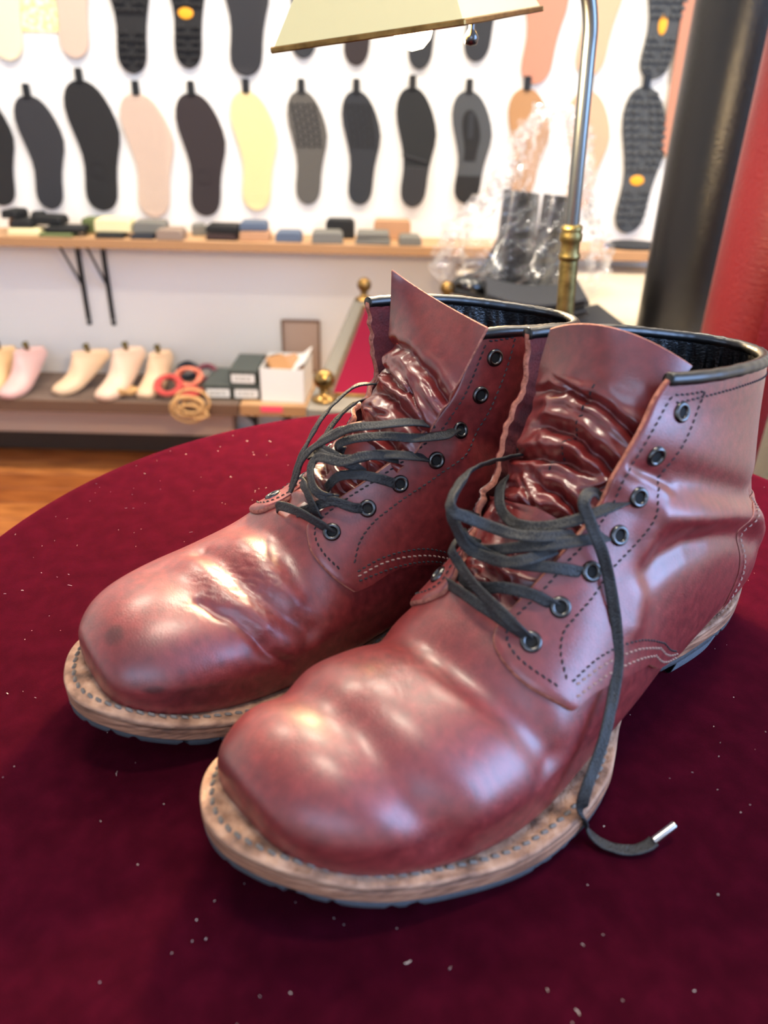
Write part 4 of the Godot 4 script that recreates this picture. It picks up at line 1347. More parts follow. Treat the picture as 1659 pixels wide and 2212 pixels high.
func hung_sole(d: Dictionary) -> void:
	var o := thing("shoe_sole", d.label, "sole", Vector3(d.x, d.y, WALL_Z + 0.004), 0, d.group)
	var w: float = d.w
	var l: float = d.l
	var flip: float = d.get("flip", 1.0)
	var heel: float = d.get("heel", 1.0)
	var m: Material = M[d.m]
	obj("sole_sheet", prism(sole_shape(l, w, flip, heel), 0.007, Transform3D(), 0.0015), m, o)
	obj("hanger_clip", box_mesh(Vector3(0.018, 0.034, 0.010), 0.002, Transform3D(Basis(), Vector3(-0.10 * w * flip, 0.010, 0.006))), M.clip_black, o)
	var look: String = d.get("look", "")
	if look == "ridges":
		for k in 26:
			var t := 0.06 + 0.034 * k
			var hw := half_width(t, heel) * w * 0.86
			obj("ridge", box_mesh(Vector3(hw * 2, 0.0022, 0.0012), 0.0, Transform3D(Basis(), Vector3(sole_mid(t) * w * flip, -t * l, 0.0072))), m, o)
	elif look == "stamp":
		obj("stamped_ring", ring_mesh(w * 0.16, w * 0.13, 0.0012, Transform3D(Basis(), Vector3(0.02 * w, -0.66 * l, 0.007))), m, o)
	elif look == "heel_step":
		obj("heel_piece", prism(sole_shape(l, w, flip, heel, 0.60, 1.0, 0.98), 0.006, Transform3D(Basis(), Vector3(0, 0, 0.007)), 0.0012), M[d.m2], o)
		obj("arch_bar", box_mesh(Vector3(w * 0.66, 0.006, 0.005), 0.001, Transform3D(Basis(Vector3.BACK, -0.25), Vector3(0.02 * w, -0.58 * l, 0.008))), M[d.m2], o)
	elif look == "inlay":
		obj("forepart_inlay", prism(sole_shape(l * 0.6, w * 0.46, flip, heel, 0.0, 0.8), 0.002, Transform3D(Basis(), Vector3(0, -0.16 * l, 0.007)), 0.0006), M[d.m2], o)
		obj("inlay_stripe", box_mesh(Vector3(w * 0.13, l * 0.22, 0.002), 0.0006, Transform3D(Basis(), Vector3(0, -0.30 * l, 0.009))), M.slate_rubber, o)
		obj("heel_piece", prism(sole_shape(l, w, flip, heel, 0.70, 1.0, 0.98), 0.005, Transform3D(Basis(), Vector3(0, 0, 0.007)), 0.0012), M[d.m2], o)
	elif look == "studs":
		var st := st_begin()
		for r in 11:
			var t := 0.12 + 0.035 * r
			for c in range(-2, 3):
				add_box(st, Vector3(w * 0.10, l * 0.018, 0.002), Transform3D(Basis(Vector3.BACK, 0.5 if (r + c) % 2 else -0.5), Vector3((sole_mid(t) * flip + c * 0.14) * w, -t * l, 0.0075)), 0.0005)
		obj("tread", st.commit(), M[d.m2], o)
	elif look == "lugs":
		var st := st_begin()
		for r in 17:
			var t := 0.05 + 0.054 * r
			if absf(t - d.badge) < 0.05: continue
			var hw := half_width(t, heel) * w
			for c in range(-2, 3):
				if c == 0 and r % 2 == 0: continue
				var turn := -0.35 * signf(c) if t < 0.6 else 0.5 * signf(c)
				add_box(st, Vector3(hw * 0.34, l * 0.030, 0.006), Transform3D(Basis(Vector3.BACK, turn), Vector3(sole_mid(t) * w * flip + c * hw * 0.41, -t * l, 0.0095)), 0.001)
		obj("tread", st.commit(), m, o)
		if d.get("plain", false): return
		var b := obj("badge", lathe([[0.0, 0.0], [0.0, 0.002], [0.013, 0.002], [0.0145, 0.001], [0.0145, 0.0]], 24, Transform3D(Basis(Vector3.RIGHT, PI / 2).scaled_local(Vector3(d.get("bx", 1.3), 1, 1.0 / d.get("bx", 1.3) * 1.15)), Vector3(0.03 * w, -d.badge * l, 0.0072))), M.badge_yellow, o)
		b.set_meta("label", "yellow oval badge")

func half_width(t: float, heel: float) -> float:
	for i in SOLE_SHAPE.size() - 1:
		if t <= SOLE_SHAPE[i + 1][0]:
			var f: float = (t - SOLE_SHAPE[i][0]) / (SOLE_SHAPE[i + 1][0] - SOLE_SHAPE[i][0])
			return lerpf(SOLE_SHAPE[i][2], SOLE_SHAPE[i + 1][2], f) * lerpf(1.0, heel, smoothstep(0.45, 0.75, t))
	return 0.1

func sole_mid(t: float) -> float:
	return -0.10 + 0.17 * smoothstep(0.0, 0.45, t) - 0.06 * smoothstep(0.55, 0.95, t)

func ring_mesh(ro: float, ri: float, h: float, t: Transform3D) -> ArrayMesh:
	return lathe([[ri, 0.0], [ri, h], [ro, h], [ro, 0.0]], 24, t * Transform3D(Basis(Vector3.RIGHT, PI / 2), Vector3.ZERO))

func build_wall_soles() -> void:
	mat("clip_black", Color(0.03, 0.035, 0.035), 0.5)
	mat("badge_yellow", Color(0.98, 0.66, 0.10), 0.5)
	var crepe := bump_tex(256, 0.12, 3, 91, 4.0)
	for q in [["charcoal_rubber", Color(0.16, 0.16, 0.175)], ["black_rubber", Color(0.085, 0.082, 0.088)], ["beige_rubber", Color(0.80, 0.70, 0.62)], ["brown_rubber", Color(0.165, 0.125, 0.13)], ["cream_crepe", Color(0.93, 0.83, 0.60)], ["grey_rubber", Color(0.34, 0.325, 0.30)], ["slate_rubber", Color(0.15, 0.16, 0.18)], ["mid_grey_rubber", Color(0.27, 0.28, 0.29)], ["ink_rubber", Color(0.10, 0.11, 0.12)], ["tan_leather", Color(0.68, 0.50, 0.33)], ["pink_leather", Color(0.84, 0.65, 0.52)], ["rose_leather", Color(0.75, 0.51, 0.41)], ["ivory_crepe", Color(0.92, 0.86, 0.72)]]:
		grain(mat(q[0], q[1], 0.75), null, crepe, 9.0, 0.5)
	var low := "soles hanging in the lower row on the wall"
	var L := [
		[-1.092, 0.196, 0.278, 0.118, "black_rubber", "", "black sole at the end of the lower row beside the charcoal sole", 1.0],
		[-0.958, 0.193, 0.281, 0.118, "charcoal_rubber", "", "charcoal rubber sole hanging beside the larger black sole", 0.95],
		[-0.815, 0.231, 0.320, 0.134, "black_rubber", "stamp", "large plain black sole hanging between the charcoal and beige soles", 1.0],
		[-0.672, 0.205, 0.307, 0.131, "beige_rubber", "ridges", "beige ribbed sole hanging between the large black and dark brown soles", 1.0],
		[-0.528, 0.208, 0.304, 0.125, "brown_rubber", "stamp", "dark brown sole hanging between the beige and cream soles", 1.0],
		[-0.385, 0.216, 0.294, 0.118, "cream_crepe", "ridges", "cream yellow crepe sole hanging between brown and grey soles", 1.0],
		[-0.241, 0.219, 0.278, 0.103, "grey_rubber", "studs", "mid grey patterned sole hanging beside the cream sole", 1.0],
		[-0.098, 0.222, 0.279, 0.102, "slate_rubber", "studs", "dark slate patterned sole hanging between the grey sole and heeled black sole", 1.0],
		[0.047, 0.233, 0.292, 0.107, "ink_rubber", "heel_step", "black sole with a raised lighter heel and arch bar", 1.0],
		[0.194, 0.228, 0.275, 0.108, "mid_grey_rubber", "inlay", "grey sole with a dark inlaid forepart behind the plastic bag", 1.0],
		[0.343, 0.237, 0.268, 0.113, "tan_leather", "", "tan brown leather sole hanging behind the plastic bag", 0.9],
		[0.502, 0.235, 0.292, 0.115, "pink_leather", "", "pale pinkish leather sole of the lower row behind the lamp pole", 0.9],
		[0.649, 0.248, 0.363, 0.125, "mid_grey_rubber", "lugs", "long dark lugged sole with a yellow badge hanging in the lower row", 1.0]]
	var m2 := {"studs": "black_rubber", "heel_step": "charcoal_rubber", "inlay": "black_rubber"}
	for q in L:
		hung_sole({"x": q[0] + 0.10 * q[3], "y": q[1], "l": q[2], "w": q[3] * 0.98, "m": q[4], "look": q[5], "label": q[6], "heel": q[7], "group": low, "m2": m2.get(q[5], ""), "badge": 0.62})
	var up := "soles hanging in the upper row on the wall"
	var U := [
		[-0.986, 0.269, 0.115, "ivory_crepe", "", "ivory sole of the upper row hanging beside the yellowish paper"],
		[-0.815, 0.278, 0.112, "beige_rubber", "", "pinkish beige sole of the upper row above the large black sole"],
		[-0.672, 0.247, 0.112, "black_rubber", "lugs", "black lugged sole of the upper row above the beige ribbed sole"],
		[-0.527, 0.262, 0.103, "black_rubber", "lugs", "black lugged sole with yellow badge above the dark brown sole"],
		[-0.381, 0.248, 0.124, "charcoal_rubber", "ridges", "wide charcoal sole of the upper row above the cream sole"],
		[-0.233, 0.290, 0.100, "slate_rubber", "", "dark slate sole of the upper row behind the lamp shade's low corner"],
		[-0.099, 0.277, 0.098, "brown_rubber", "", "dark brown sole of the upper row below the lamp shade rim"],
		[0.063, 0.272, 0.092, "slate_rubber", "", "slate sole of the upper row above the heeled black sole"],
		[0.206, 0.292, 0.100, "slate_rubber", "", "slate sole of the upper row above the grey inlaid sole"],
		[0.361, 0.245, 0.118, "rose_leather", "", "rose tan leather sole of the upper row above the tan sole"],
		[0.497, 0.266, 0.112, "pink_leather", "", "pale leather sole of the upper row behind the curved lamp neck"],
		[0.662, 0.262, 0.117, "mid_grey_rubber", "lugs", "dark lugged sole with yellow badge in the upper row beside the leather strip"]]
	for q in U:
		hung_sole({"x": q[0], "y": q[1] + 0.30, "l": 0.30, "w": q[2], "m": q[3], "look": q[4], "label": q[5], "group": up, "badge": 0.60, "bx": 1.3 if q[0] < 0 else 0.75, "plain": q[5].begins_with("black lugged sole of")})
	# strip of leather and a sheet of paper on the wall
	var strip := PackedVector2Array([Vector2(-0.03, 0.62), Vector2(0.05, 0.62), Vector2(0.06, 0.2), Vector2(0.045, 0.0), Vector2(0.0, -0.015), Vector2(-0.02, 0.01), Vector2(-0.028, 0.3)])
	var s := obj("leather_strip", prism(strip, 0.004, Transform3D(Basis(), Vector3(0.735, 0.095, WALL_Z + 0.012)), 0.001), M.rose_leather)
	tag(s, "rose tan leather strip hanging between the lugged soles and the black roll", "leather strip")
	var pa := obj("paper_sheet", box_mesh(Vector3(0.16, 0.22, 0.002), 0.0, Transform3D(Basis(), Vector3(-0.905, 0.445, WALL_Z + 0.002))), M.printed_paper)
	tag(pa, "pale yellowish printed paper pinned behind the ivory and beige soles", "paper")

# ---------------------------------------------------------------- upper shelf
func build_upper_shelf() -> void:
	var y := -0.140
	var o := thing("wall_shelf", "long pale wooden shelf under the rows of hanging soles", "shelf", Vector3(-0.735, y, WALL_Z))
	obj("board", box_mesh(Vector3(3.02, 0.022, 0.14), 0.002, Transform3D(Basis(), Vector3(0, -0.011, 0.07))), M.shelf_wood, o)
	obj("edge_strip", box_mesh(Vector3(3.02, 0.024, 0.004), 0.001, Transform3D(Basis(), Vector3(0, -0.012, 0.1425))), M.edge_wood, o)
	for x in [-0.895, -0.822]:
		var b := thing("shelf_bracket", "thin black metal bracket under the wooden shelf, " + ("farther from the cream block" if x < -0.85 else "nearer the cream block"), "bracket", Vector3(x, y - 0.022, WALL_Z), 0, "black brackets under the wooden shelf")
		obj("upright", box_mesh(Vector3(0.013, 0.25, 0.006), 0.001, Transform3D(Basis(), Vector3(0, -0.125, 0.004))), M.black_metal, b)
		obj("arm", box_mesh(Vector3(0.013, 0.006, 0.125), 0.001, Transform3D(Basis(), Vector3(0, -0.003, 0.065))), M.black_metal, b)
		obj("brace", tube(PackedVector3Array([Vector3(0, -0.006, 0.122), Vector3(0, -0.07, 0.066), Vector3(0, -0.135, 0.008)]), 0.0038, 8), M.black_metal, b)
		for k in [-0.03, -0.235]: obj("screw", lathe([[0.0, 0.003], [0.003, 0.002], [0.004, 0.0]], 10, Transform3D(Basis(Vector3.RIGHT, PI / 2), Vector3(0, k, 0.007))), M.steel, b)
	# rubber blocks and pads lying along the shelf
	for q in [["pad_black", Color(0.055, 0.057, 0.06)], ["pad_cream", Color(0.92, 0.86, 0.66)], ["pad_olive", Color(0.38, 0.42, 0.25)], ["pad_grey", Color(0.44, 0.43, 0.40)], ["pad_taupe", Color(0.56, 0.48, 0.42)], ["pad_brown", Color(0.20, 0.12, 0.11)], ["pad_blue", Color(0.33, 0.38, 0.46)], ["pad_tan", Color(0.72, 0.54, 0.40)], ["pad_navy", Color(0.09, 0.11, 0.16)]]:
		mat(q[0], q[1], 0.7)
	# x, bottom above the shelf, width, height, depth offset, turn, colour, label
	var P := [
		[-1.042, 0.0, 0.020, 0.034, 0.05, 0.0, "pad_tan", "round tan pad at the shelf end under black pads"],
		[-0.986, 0.0, 0.085, 0.018, 0.10, 0.02, "pad_cream", "cream pad on the shelf under a pile of black pads"],
		[-0.897, 0.0, 0.088, 0.010, 0.11, -0.03, "pad_olive", "thin green pad lying at the shelf front below black pads"],
		[-0.994, 0.019, 0.056, 0.020, 0.09, 0.1, "pad_black", "black pad lying on the cream pad"],
		[-1.020, 0.040, 0.046, 0.022, 0.08, -0.2, "pad_black", "topmost black pad of the pile at the shelf end"],
		[-0.962, 0.040, 0.034, 0.014, 0.07, 0.2, "pad_black", "small black pad lying on the pile above the cream pad"],
		[-0.875, 0.011, 0.104, 0.014, 0.10, 0.05, "pad_black", "long black pad lying on the thin green pad"],
		[-0.926, 0.026, 0.078, 0.022, 0.08, -0.08, "pad_black", "thick black pad lying across the long black pad"],
		[-0.820, 0.0, 0.060, 0.040, 0.05, 0.0, "pad_olive", "olive green block standing behind the long black pad"],
		[-0.754, 0.0, 0.073, 0.012, 0.11, 0.04, "pad_black", "flat black pad lying under the pale cream block"],
		[-0.747, 0.013, 0.097, 0.034, 0.09, 0.0, "pad_cream", "pale cream block lying on a flat black pad"],
		[-0.665, 0.0, 0.061, 0.011, 0.11, 0.0, "pad_navy", "navy pad lying under the grey block"],
		[-0.650, 0.012, 0.087, 0.030, 0.09, 0.05, "pad_grey", "grey block lying on the navy pad"],
		[-0.590, 0.0, 0.070, 0.028, 0.115, 0.0, "pad_taupe", "rounded taupe pad beside the grey block"],
		[-0.530, 0.0, 0.040, 0.030, 0.05, 0.3, "pad_grey", "small grey pad standing behind the taupe pad"],
		[-0.455, 0.0, 0.081, 0.018, 0.10, 0.0, "pad_brown", "dark brown block under a black block"],
		[-0.451, 0.019, 0.087, 0.020, 0.10, -0.02, "pad_black", "black block stacked on the dark brown block"],
		[-0.366, 0.0, 0.080, 0.026, 0.10, 0.0, "pad_tan", "tan block under a blue grey pad"],
		[-0.368, 0.027, 0.072, 0.022, 0.10, 0.03, "pad_blue", "blue grey pad stacked on the tan block"],
		[-0.275, 0.0, 0.069, 0.026, 0.10, 0.0, "pad_blue", "single blue grey pad lying directly on the shelf"],
		[-0.170, 0.0, 0.083, 0.030, 0.11, 0.06, "pad_grey", "grey block lying in front of a black pad"],
		[-0.140, 0.0, 0.078, 0.050, 0.04, 0.0, "pad_black", "black block standing behind a grey block"],
		[-0.047, 0.0, 0.092, 0.016, 0.11, -0.04, "pad_grey", "lower grey slab of a pair near the plastic bag"],
		[-0.047, 0.017, 0.086, 0.015, 0.11, 0.02, "pad_grey", "upper grey slab of a pair near the plastic bag"],
		[0.004, 0.0, 0.101, 0.052, 0.04, 0.0, "pad_tan", "tan block standing behind the pair of grey slabs"],
		[0.052, 0.0, 0.060, 0.024, 0.11, 0.05, "pad_grey", "grey pad on the shelf partly behind the plastic bag"]]
	for q in P:
		var dep := 0.055 if q[4] > 0.07 else 0.035
		var b := obj("rubber_pad", pad_mesh(q[2], q[3], dep), M[q[6]])
		b.position = Vector3(q[0], y + q[1], WALL_Z + q[4] + (0.0 if q[4] > 0.07 else -0.005))
		b.rotation.y = q[5]
		tag(b, q[7], "pad", "rubber pads lying along the wooden shelf")
	# black round base under the long lugged sole
	var pb := obj("rubber_disc", lathe([[0.0, 0.012], [0.055, 0.012], [0.062, 0.008], [0.064, 0.0], [0.0, 0.0]], 32, Transform3D(Basis().scaled(Vector3(1.2, 1, 0.8)), Vector3(0.665, y, WALL_Z + 0.075))), M.slate_rubber)
	tag(pb, "flat dark rubber disc on the shelf under the long lugged sole", "rubber disc")

# a pad with one rounded long side
func pad_mesh(w: float, h: float, d: float) -> ArrayMesh:
	var o := PackedVector2Array()
	var r := minf(h * 0.45, 0.012)
	for c in [[w / 2 - r, h - r, 0.0], [-w / 2 + r, h - r, PI / 2]]:
		for k in 5:
			var a: float = c[2] + PI / 8 * k
			o.append(Vector2(c[0] + cos(a) * r, c[1] + sin(a) * r))
	o.append(Vector2(-w / 2, 0.0)); o.append(Vector2(w / 2, 0.0))
	return prism(o, d, Transform3D(Basis(), Vector3(0, 0, -d / 2)), 0.003)

# ---------------------------------------------------------------- low bench along the wall
func coil(at: Vector3, r: float, turns: int, thick: float, tilt: Basis, seed_: int, squash := 0.35) -> ArrayMesh:
	var f := FastNoiseLite.new()
	f.seed = seed_
	f.frequency = 0.35
	var path := PackedVector3Array()
	for k in turns * 26:
		var a := TAU * k / 26.0
		var t := k / float(turns * 26)
		var rr := r * (0.78 + 0.30 * f.get_noise_2d(t * 30.0, 1.0))
		path.append(at + tilt * Vector3(cos(a) * rr, r * squash * (f.get_noise_2d(t * 25.0, 9.0) + 0.25), sin(a) * rr * 0.8))
	return tube(path, thick, 6)

func last_form(o: Node3D, material: Material, scale_: float) -> void:
	boot = {"mir": 1.0, "lean": Vector3.ZERO}
	var nu := 46
	var nv := 40
	var p := PackedVector3Array()
	for i in nu:
		var u := 10.4 * pow(i / float(nu - 1), 1.2)
		for j in nv:
			var ph := TAU * j / nv - PI
			var q := last_at(u, ph)
			var k := smoothstep(6.0, 10.4, u)
			q.z *= 1.0 - 0.25 * k
			p.append(loc(q - Vector3(0, 0.011, 0)) * scale_)
	for j in nv:
		p.append(loc(Vector3(0.075, 0.082, 0)) * scale_)
	obj("last_body", grid_mesh(p, nu + 1, nv, loc(Vector3(0.15, 0.03, 0)) * scale_, true), material, o)
	obj("peg", lathe([[0.006, 0.0], [0.006, 0.018], [0.009, 0.02], [0.009, 0.03], [0.0, 0.032]], 12, Transform3D(Basis(), loc(Vector3(0.075, 0.076, 0)) * scale_)), M.dull_brass, o)

func build_bench() -> void:
	var y := -0.564
	var o := thing("low_shelf", "low grey-brown wooden shelf along the wall holding lasts and boxes", "shelf", Vector3(-1.32, y, WALL_Z))
	obj("board", box_mesh(Vector3(1.80, 0.03, 0.235), 0.002, Transform3D(Basis(), Vector3(0, -0.015, 0.1175))), M.bench_wood, o)
	obj("front_edge", box_mesh(Vector3(1.80, 0.034, 0.006), 0.001, Transform3D(Basis(), Vector3(0, -0.017, 0.238))), M.bench_edge, o)
	var o2 := thing("low_shelf", "lighter wooden low shelf continuing beside the green boxes", "shelf", Vector3(-0.128, y, WALL_Z))
	obj("board", box_mesh(Vector3(0.575, 0.028, 0.235), 0.002, Transform3D(Basis(), Vector3(0, -0.014, 0.1175))), M.shelf_wood, o2)
	obj("front_edge", box_mesh(Vector3(0.575, 0.032, 0.006), 0.001, Transform3D(Basis(), Vector3(0, -0.016, 0.238))), M.edge_wood, o2)
	for x in [-0.405, -0.30]:
		var b := thing("shelf_bracket", ("small black bracket where the dark low shelf meets the lighter one" if x < -0.35 else "small black bracket under the lighter low shelf below the pink label"), "bracket", Vector3(x, y - 0.03, WALL_Z), 0, "small black brackets under the low shelf")
		obj("upright", box_mesh(Vector3(0.014, 0.13, 0.006), 0.001, Transform3D(Basis(), Vector3(0, -0.066, 0.063))), M.black_metal, b)
		obj("arm", box_mesh(Vector3(0.014, 0.006, 0.165), 0.001, Transform3D(Basis(), Vector3(0, -0.004, 0.145))), M.black_metal, b)
		obj("brace", tube(PackedVector3Array([Vector3(0, -0.008, 0.22), Vector3(0, -0.05, 0.14), Vector3(0, -0.10, 0.066)]), 0.005, 8), M.black_metal, b)
	# shoe lasts
	mat("panel_edge", Color(0.52, 0.41, 0.34), 0.7)
	mat("pale_wood", Color(0.86, 0.73, 0.60), 0.5)
	mat("peach_wood", Color(0.87, 0.75, 0.66), 0.5)
	mat("pink_wood", Color(0.84, 0.68, 0.66), 0.5)
	mat("honey_wood", Color(0.87, 0.73, 0.54), 0.5)
	var lasts := [
		[-0.835, -2.262, 4.12, 0.72, "pale_wood", "pale wooden shoe last on the open side of the peach coloured last"],
		[-0.735, -2.270, 4.40, 0.80, "peach_wood", "large peach coloured wooden shoe last with a brass peg"],
		[-0.660, -2.280, 4.55, 0.72, "pale_wood", "pale wooden shoe last half hidden behind the peach coloured last"],
		[-1.030, -2.262, 4.50, 0.76, "pink_wood", "pink tinted wooden shoe last beside a honey coloured one"],
		[-1.120, -2.262, 4.60, 0.76, "honey_wood", "honey coloured wooden shoe last at the end of the low shelf"]]
	for q in lasts:
		var l := thing("shoe_last", q[5], "shoe last", Vector3(q[0], y, q[1]), q[2], "wooden shoe lasts on the low shelf")
		l.rotation.z = -0.34   # heel up, leaning on the wall
		l.position.y = y + q[3] * (0.283 * sin(0.34) - 0.012 * cos(0.34))
		last_form(l, M[q[4]], q[3])
	# coils of lace and cord
	mat("cord_tan", Color(0.80, 0.63, 0.42), 0.8)
	mat("cord_red", Color(0.74, 0.27, 0.25), 0.8)
	mat("cord_navy", Color(0.09, 0.12, 0.17), 0.8)
	mat("cord_maroon", Color(0.42, 0.19, 0.25), 0.8)
	mat("cord_green", Color(0.35, 0.48, 0.25), 0.8)
	mat("cord_salmon", Color(0.86, 0.50, 0.40), 0.8)
	var flat := Basis()
	var C := [
		[Vector3(-0.742, y + 0.020, -2.098), 0.030, 7, 0.0045, flat, "cord_tan", "small coil of tan cord beside the peach last"],
		[Vector3(-0.622, y + 0.036, -2.105), 0.042, 9, 0.0055, Basis(Vector3.RIGHT, 0.75), "cord_red", "red coil of cord standing open beside the tan coil"],
		[Vector3(-0.580, y + 0.040, -2.165), 0.044, 6, 0.0045, Basis(Vector3.RIGHT, 0.8), "cord_salmon", "salmon coil of cord behind the red coil"],
		[Vector3(-0.690, y + 0.030, -2.24), 0.030, 6, 0.0045, Basis(Vector3.RIGHT, 0.6), "cord_green", "green coil of cord behind the salmon coil"],
		[Vector3(-0.600, y + 0.034, -2.242), 0.034, 12, 0.0055, Basis(Vector3.RIGHT, 0.9), "cord_navy", "dark navy coil of cord between the salmon and maroon coils"],
		[Vector3(-0.540, y + 0.032, -2.23), 0.034, 10, 0.0055, Basis(Vector3.RIGHT, 0.9), "cord_maroon", "maroon coil of cord beside the green boxes"],
		[Vector3(-0.560, y + 0.016, -2.105), 0.032, 6, 0.005, flat, "cord_red", "flat red bundle of cord behind the hanging tan loops"]]
	for q in C:
		tag(obj("cord_coil", coil(q[0], q[1], q[2], q[3], q[4], int(q[1] * 9000) + q[2]), M[q[5]]), q[6], "cord", "coils of cord on the low shelf")
	var loop := PackedVector3Array()
	for k in 110:
		var a := TAU * k / 22.0
		var t := k / 110.0
		var rr := 0.030 + 0.008 * sin(a * 0.37 + 1.0)
		loop.append(Vector3(-0.562 + 0.02 * t + cos(a) * rr * 1.35, y - 0.006 - 0.016 * sin(t * 7.0) + sin(a) * rr, WALL_Z + 0.252 + 0.006 * cos(a * 0.8)))
	for k in 8: loop.append(Vector3(-0.55 - 0.010 * k, y + 0.012, WALL_Z + 0.245 - 0.008 * k))
	tag(obj("cord_coil", tube(smooth_path(Array(loop), 360), 0.0042, 6), M.cord_tan), "tan cord loops hanging over the front of the low shelf", "cord", "coils of cord on the low shelf")
	# small dark green boxes with white labels
	mat("box_green", Color(0.13, 0.17, 0.14), 0.55)
	mat("box_lid", Color(0.26, 0.29, 0.28), 0.5)
	for q in [[-0.484, 0.0, "dark green box with a white label beside the maroon coil"], [-0.403, 0.0, "dark green box with white label at the bottom of the stack"], [-0.406, 0.0445, "dark green box with white label on top of the stack"]]:
		var b := thing("small_box", q[2], "box", Vector3(q[0], y + q[1], -2.175), -0.03 if q[1] > 0 else 0.02, "small dark green boxes with white labels")
		obj("tray", box_mesh(Vector3(0.077, 0.040, 0.15), 0.001, Transform3D(Basis(), Vector3(0, 0.020, 0))), M.box_green, b)
		obj("lid", box_mesh(Vector3(0.079, 0.012, 0.152), 0.001, Transform3D(Basis(), Vector3(0, 0.0378, 0))), M.box_lid, b)
		var lab := obj("white_label", box_mesh(Vector3(0.066, 0.024, 0.0008), 0, Transform3D(Basis(), Vector3(0, 0.019, 0.0758))), M.label_white, b)
		# rows of short dark strokes printed on it, too small to read
		for k in 7:
			obj("print_mark", box_mesh(Vector3(0.004, 0.008 if k % 3 else 0.011, 0.0004), 0, Transform3D(Basis(), Vector3(-0.022 + 0.007 * k, 0.019, 0.0763))), M.print_grey, lab)
	# white open box
	var wb := thing("white_box", "open white cardboard box filled with brown pieces", "box", Vector3(-0.291, y, -2.16), -0.06)
	var st := st_begin()
	add_box(st, Vector3(0.125, 0.002, 0.15), Transform3D(Basis(), Vector3(0, 0.002, 0)))
	for s in [-1.0, 1.0]:
		add_box(st, Vector3(0.002, 0.098, 0.15), Transform3D(Basis(), Vector3(s * 0.0615, 0.050, 0)))
		add_box(st, Vector3(0.125, 0.098, 0.002), Transform3D(Basis(), Vector3(0, 0.050, s * 0.074)))
	obj("box_walls", st.commit(), M.label_white, wb)
	obj("tissue", box_mesh(Vector3(0.05, 0.004, 0.14), 0.001, Transform3D(Basis(Vector3.BACK, 0.7), Vector3(0.045, 0.105, 0))), M.label_white, wb)
	for q in [[-0.02, 0.082, 0.01, "tan_leather", "tan leather piece lying in the white box"], [-0.035, 0.070, -0.03, "brown_rubber", "dark brown piece lying in the white box"], [0.015, 0.074, -0.02, "pad_tan", "light tan piece lying in the white box"]]:
		var pc := obj("leather_piece", pad_mesh(0.055, 0.016, 0.09), M[q[3]])
		pc.position = wb.position + Vector3(q[0], q[1], q[2])
		pc.rotation = Vector3(0.2, 0.4, 0.15)
		tag(pc, q[4], "leather piece", "pieces in the white box")
	tag(obj("price_label", box_mesh(Vector3(0.062, 0.018, 0.001), 0, Transform3D(Basis(), Vector3(-0.325, y - 0.010, WALL_Z + 0.2418))), M.pink_paper), "bright pink paper label stuck to the shelf edge under the white box", "label")
	# small framed panel on the wall
	var fr := thing("wall_panel", "small beige framed panel on the wall behind the white box", "panel", Vector3(-0.262, -0.462, WALL_Z))
	obj("panel_board", box_mesh(Vector3(0.104, 0.15, 0.008), 0.001, Transform3D(Basis(), Vector3(0, 0, 0.004))), M.taupe_paint, fr)
	obj("panel_frame", frame_mesh(0.116, 0.162, 0.006, 0.014), M.panel_edge, fr).position.z = 0.008

# ---------------------------------------------------------------- counter, lamp and what stands there
func ball_post(called: String, at: Vector3, parent: Node, r: float) -> void:
	obj(called, lathe([[0.0, 0.0], [0.020, 0.0], [0.021, 0.004], [0.012, 0.008], [0.007, 0.013], [0.009, 0.017], [0.007, 0.020]] + ball_profile(r, 0.018 + r), 24, Transform3D(Basis(), at)), M.aged_brass, parent)

func ball_profile(r: float, y: float) -> Array:
	var out := []
	for k in range(1, 13):
		var a := -PI / 2 + PI * k / 12.0
		out.append([cos(a) * r, y + sin(a) * r])
	return out

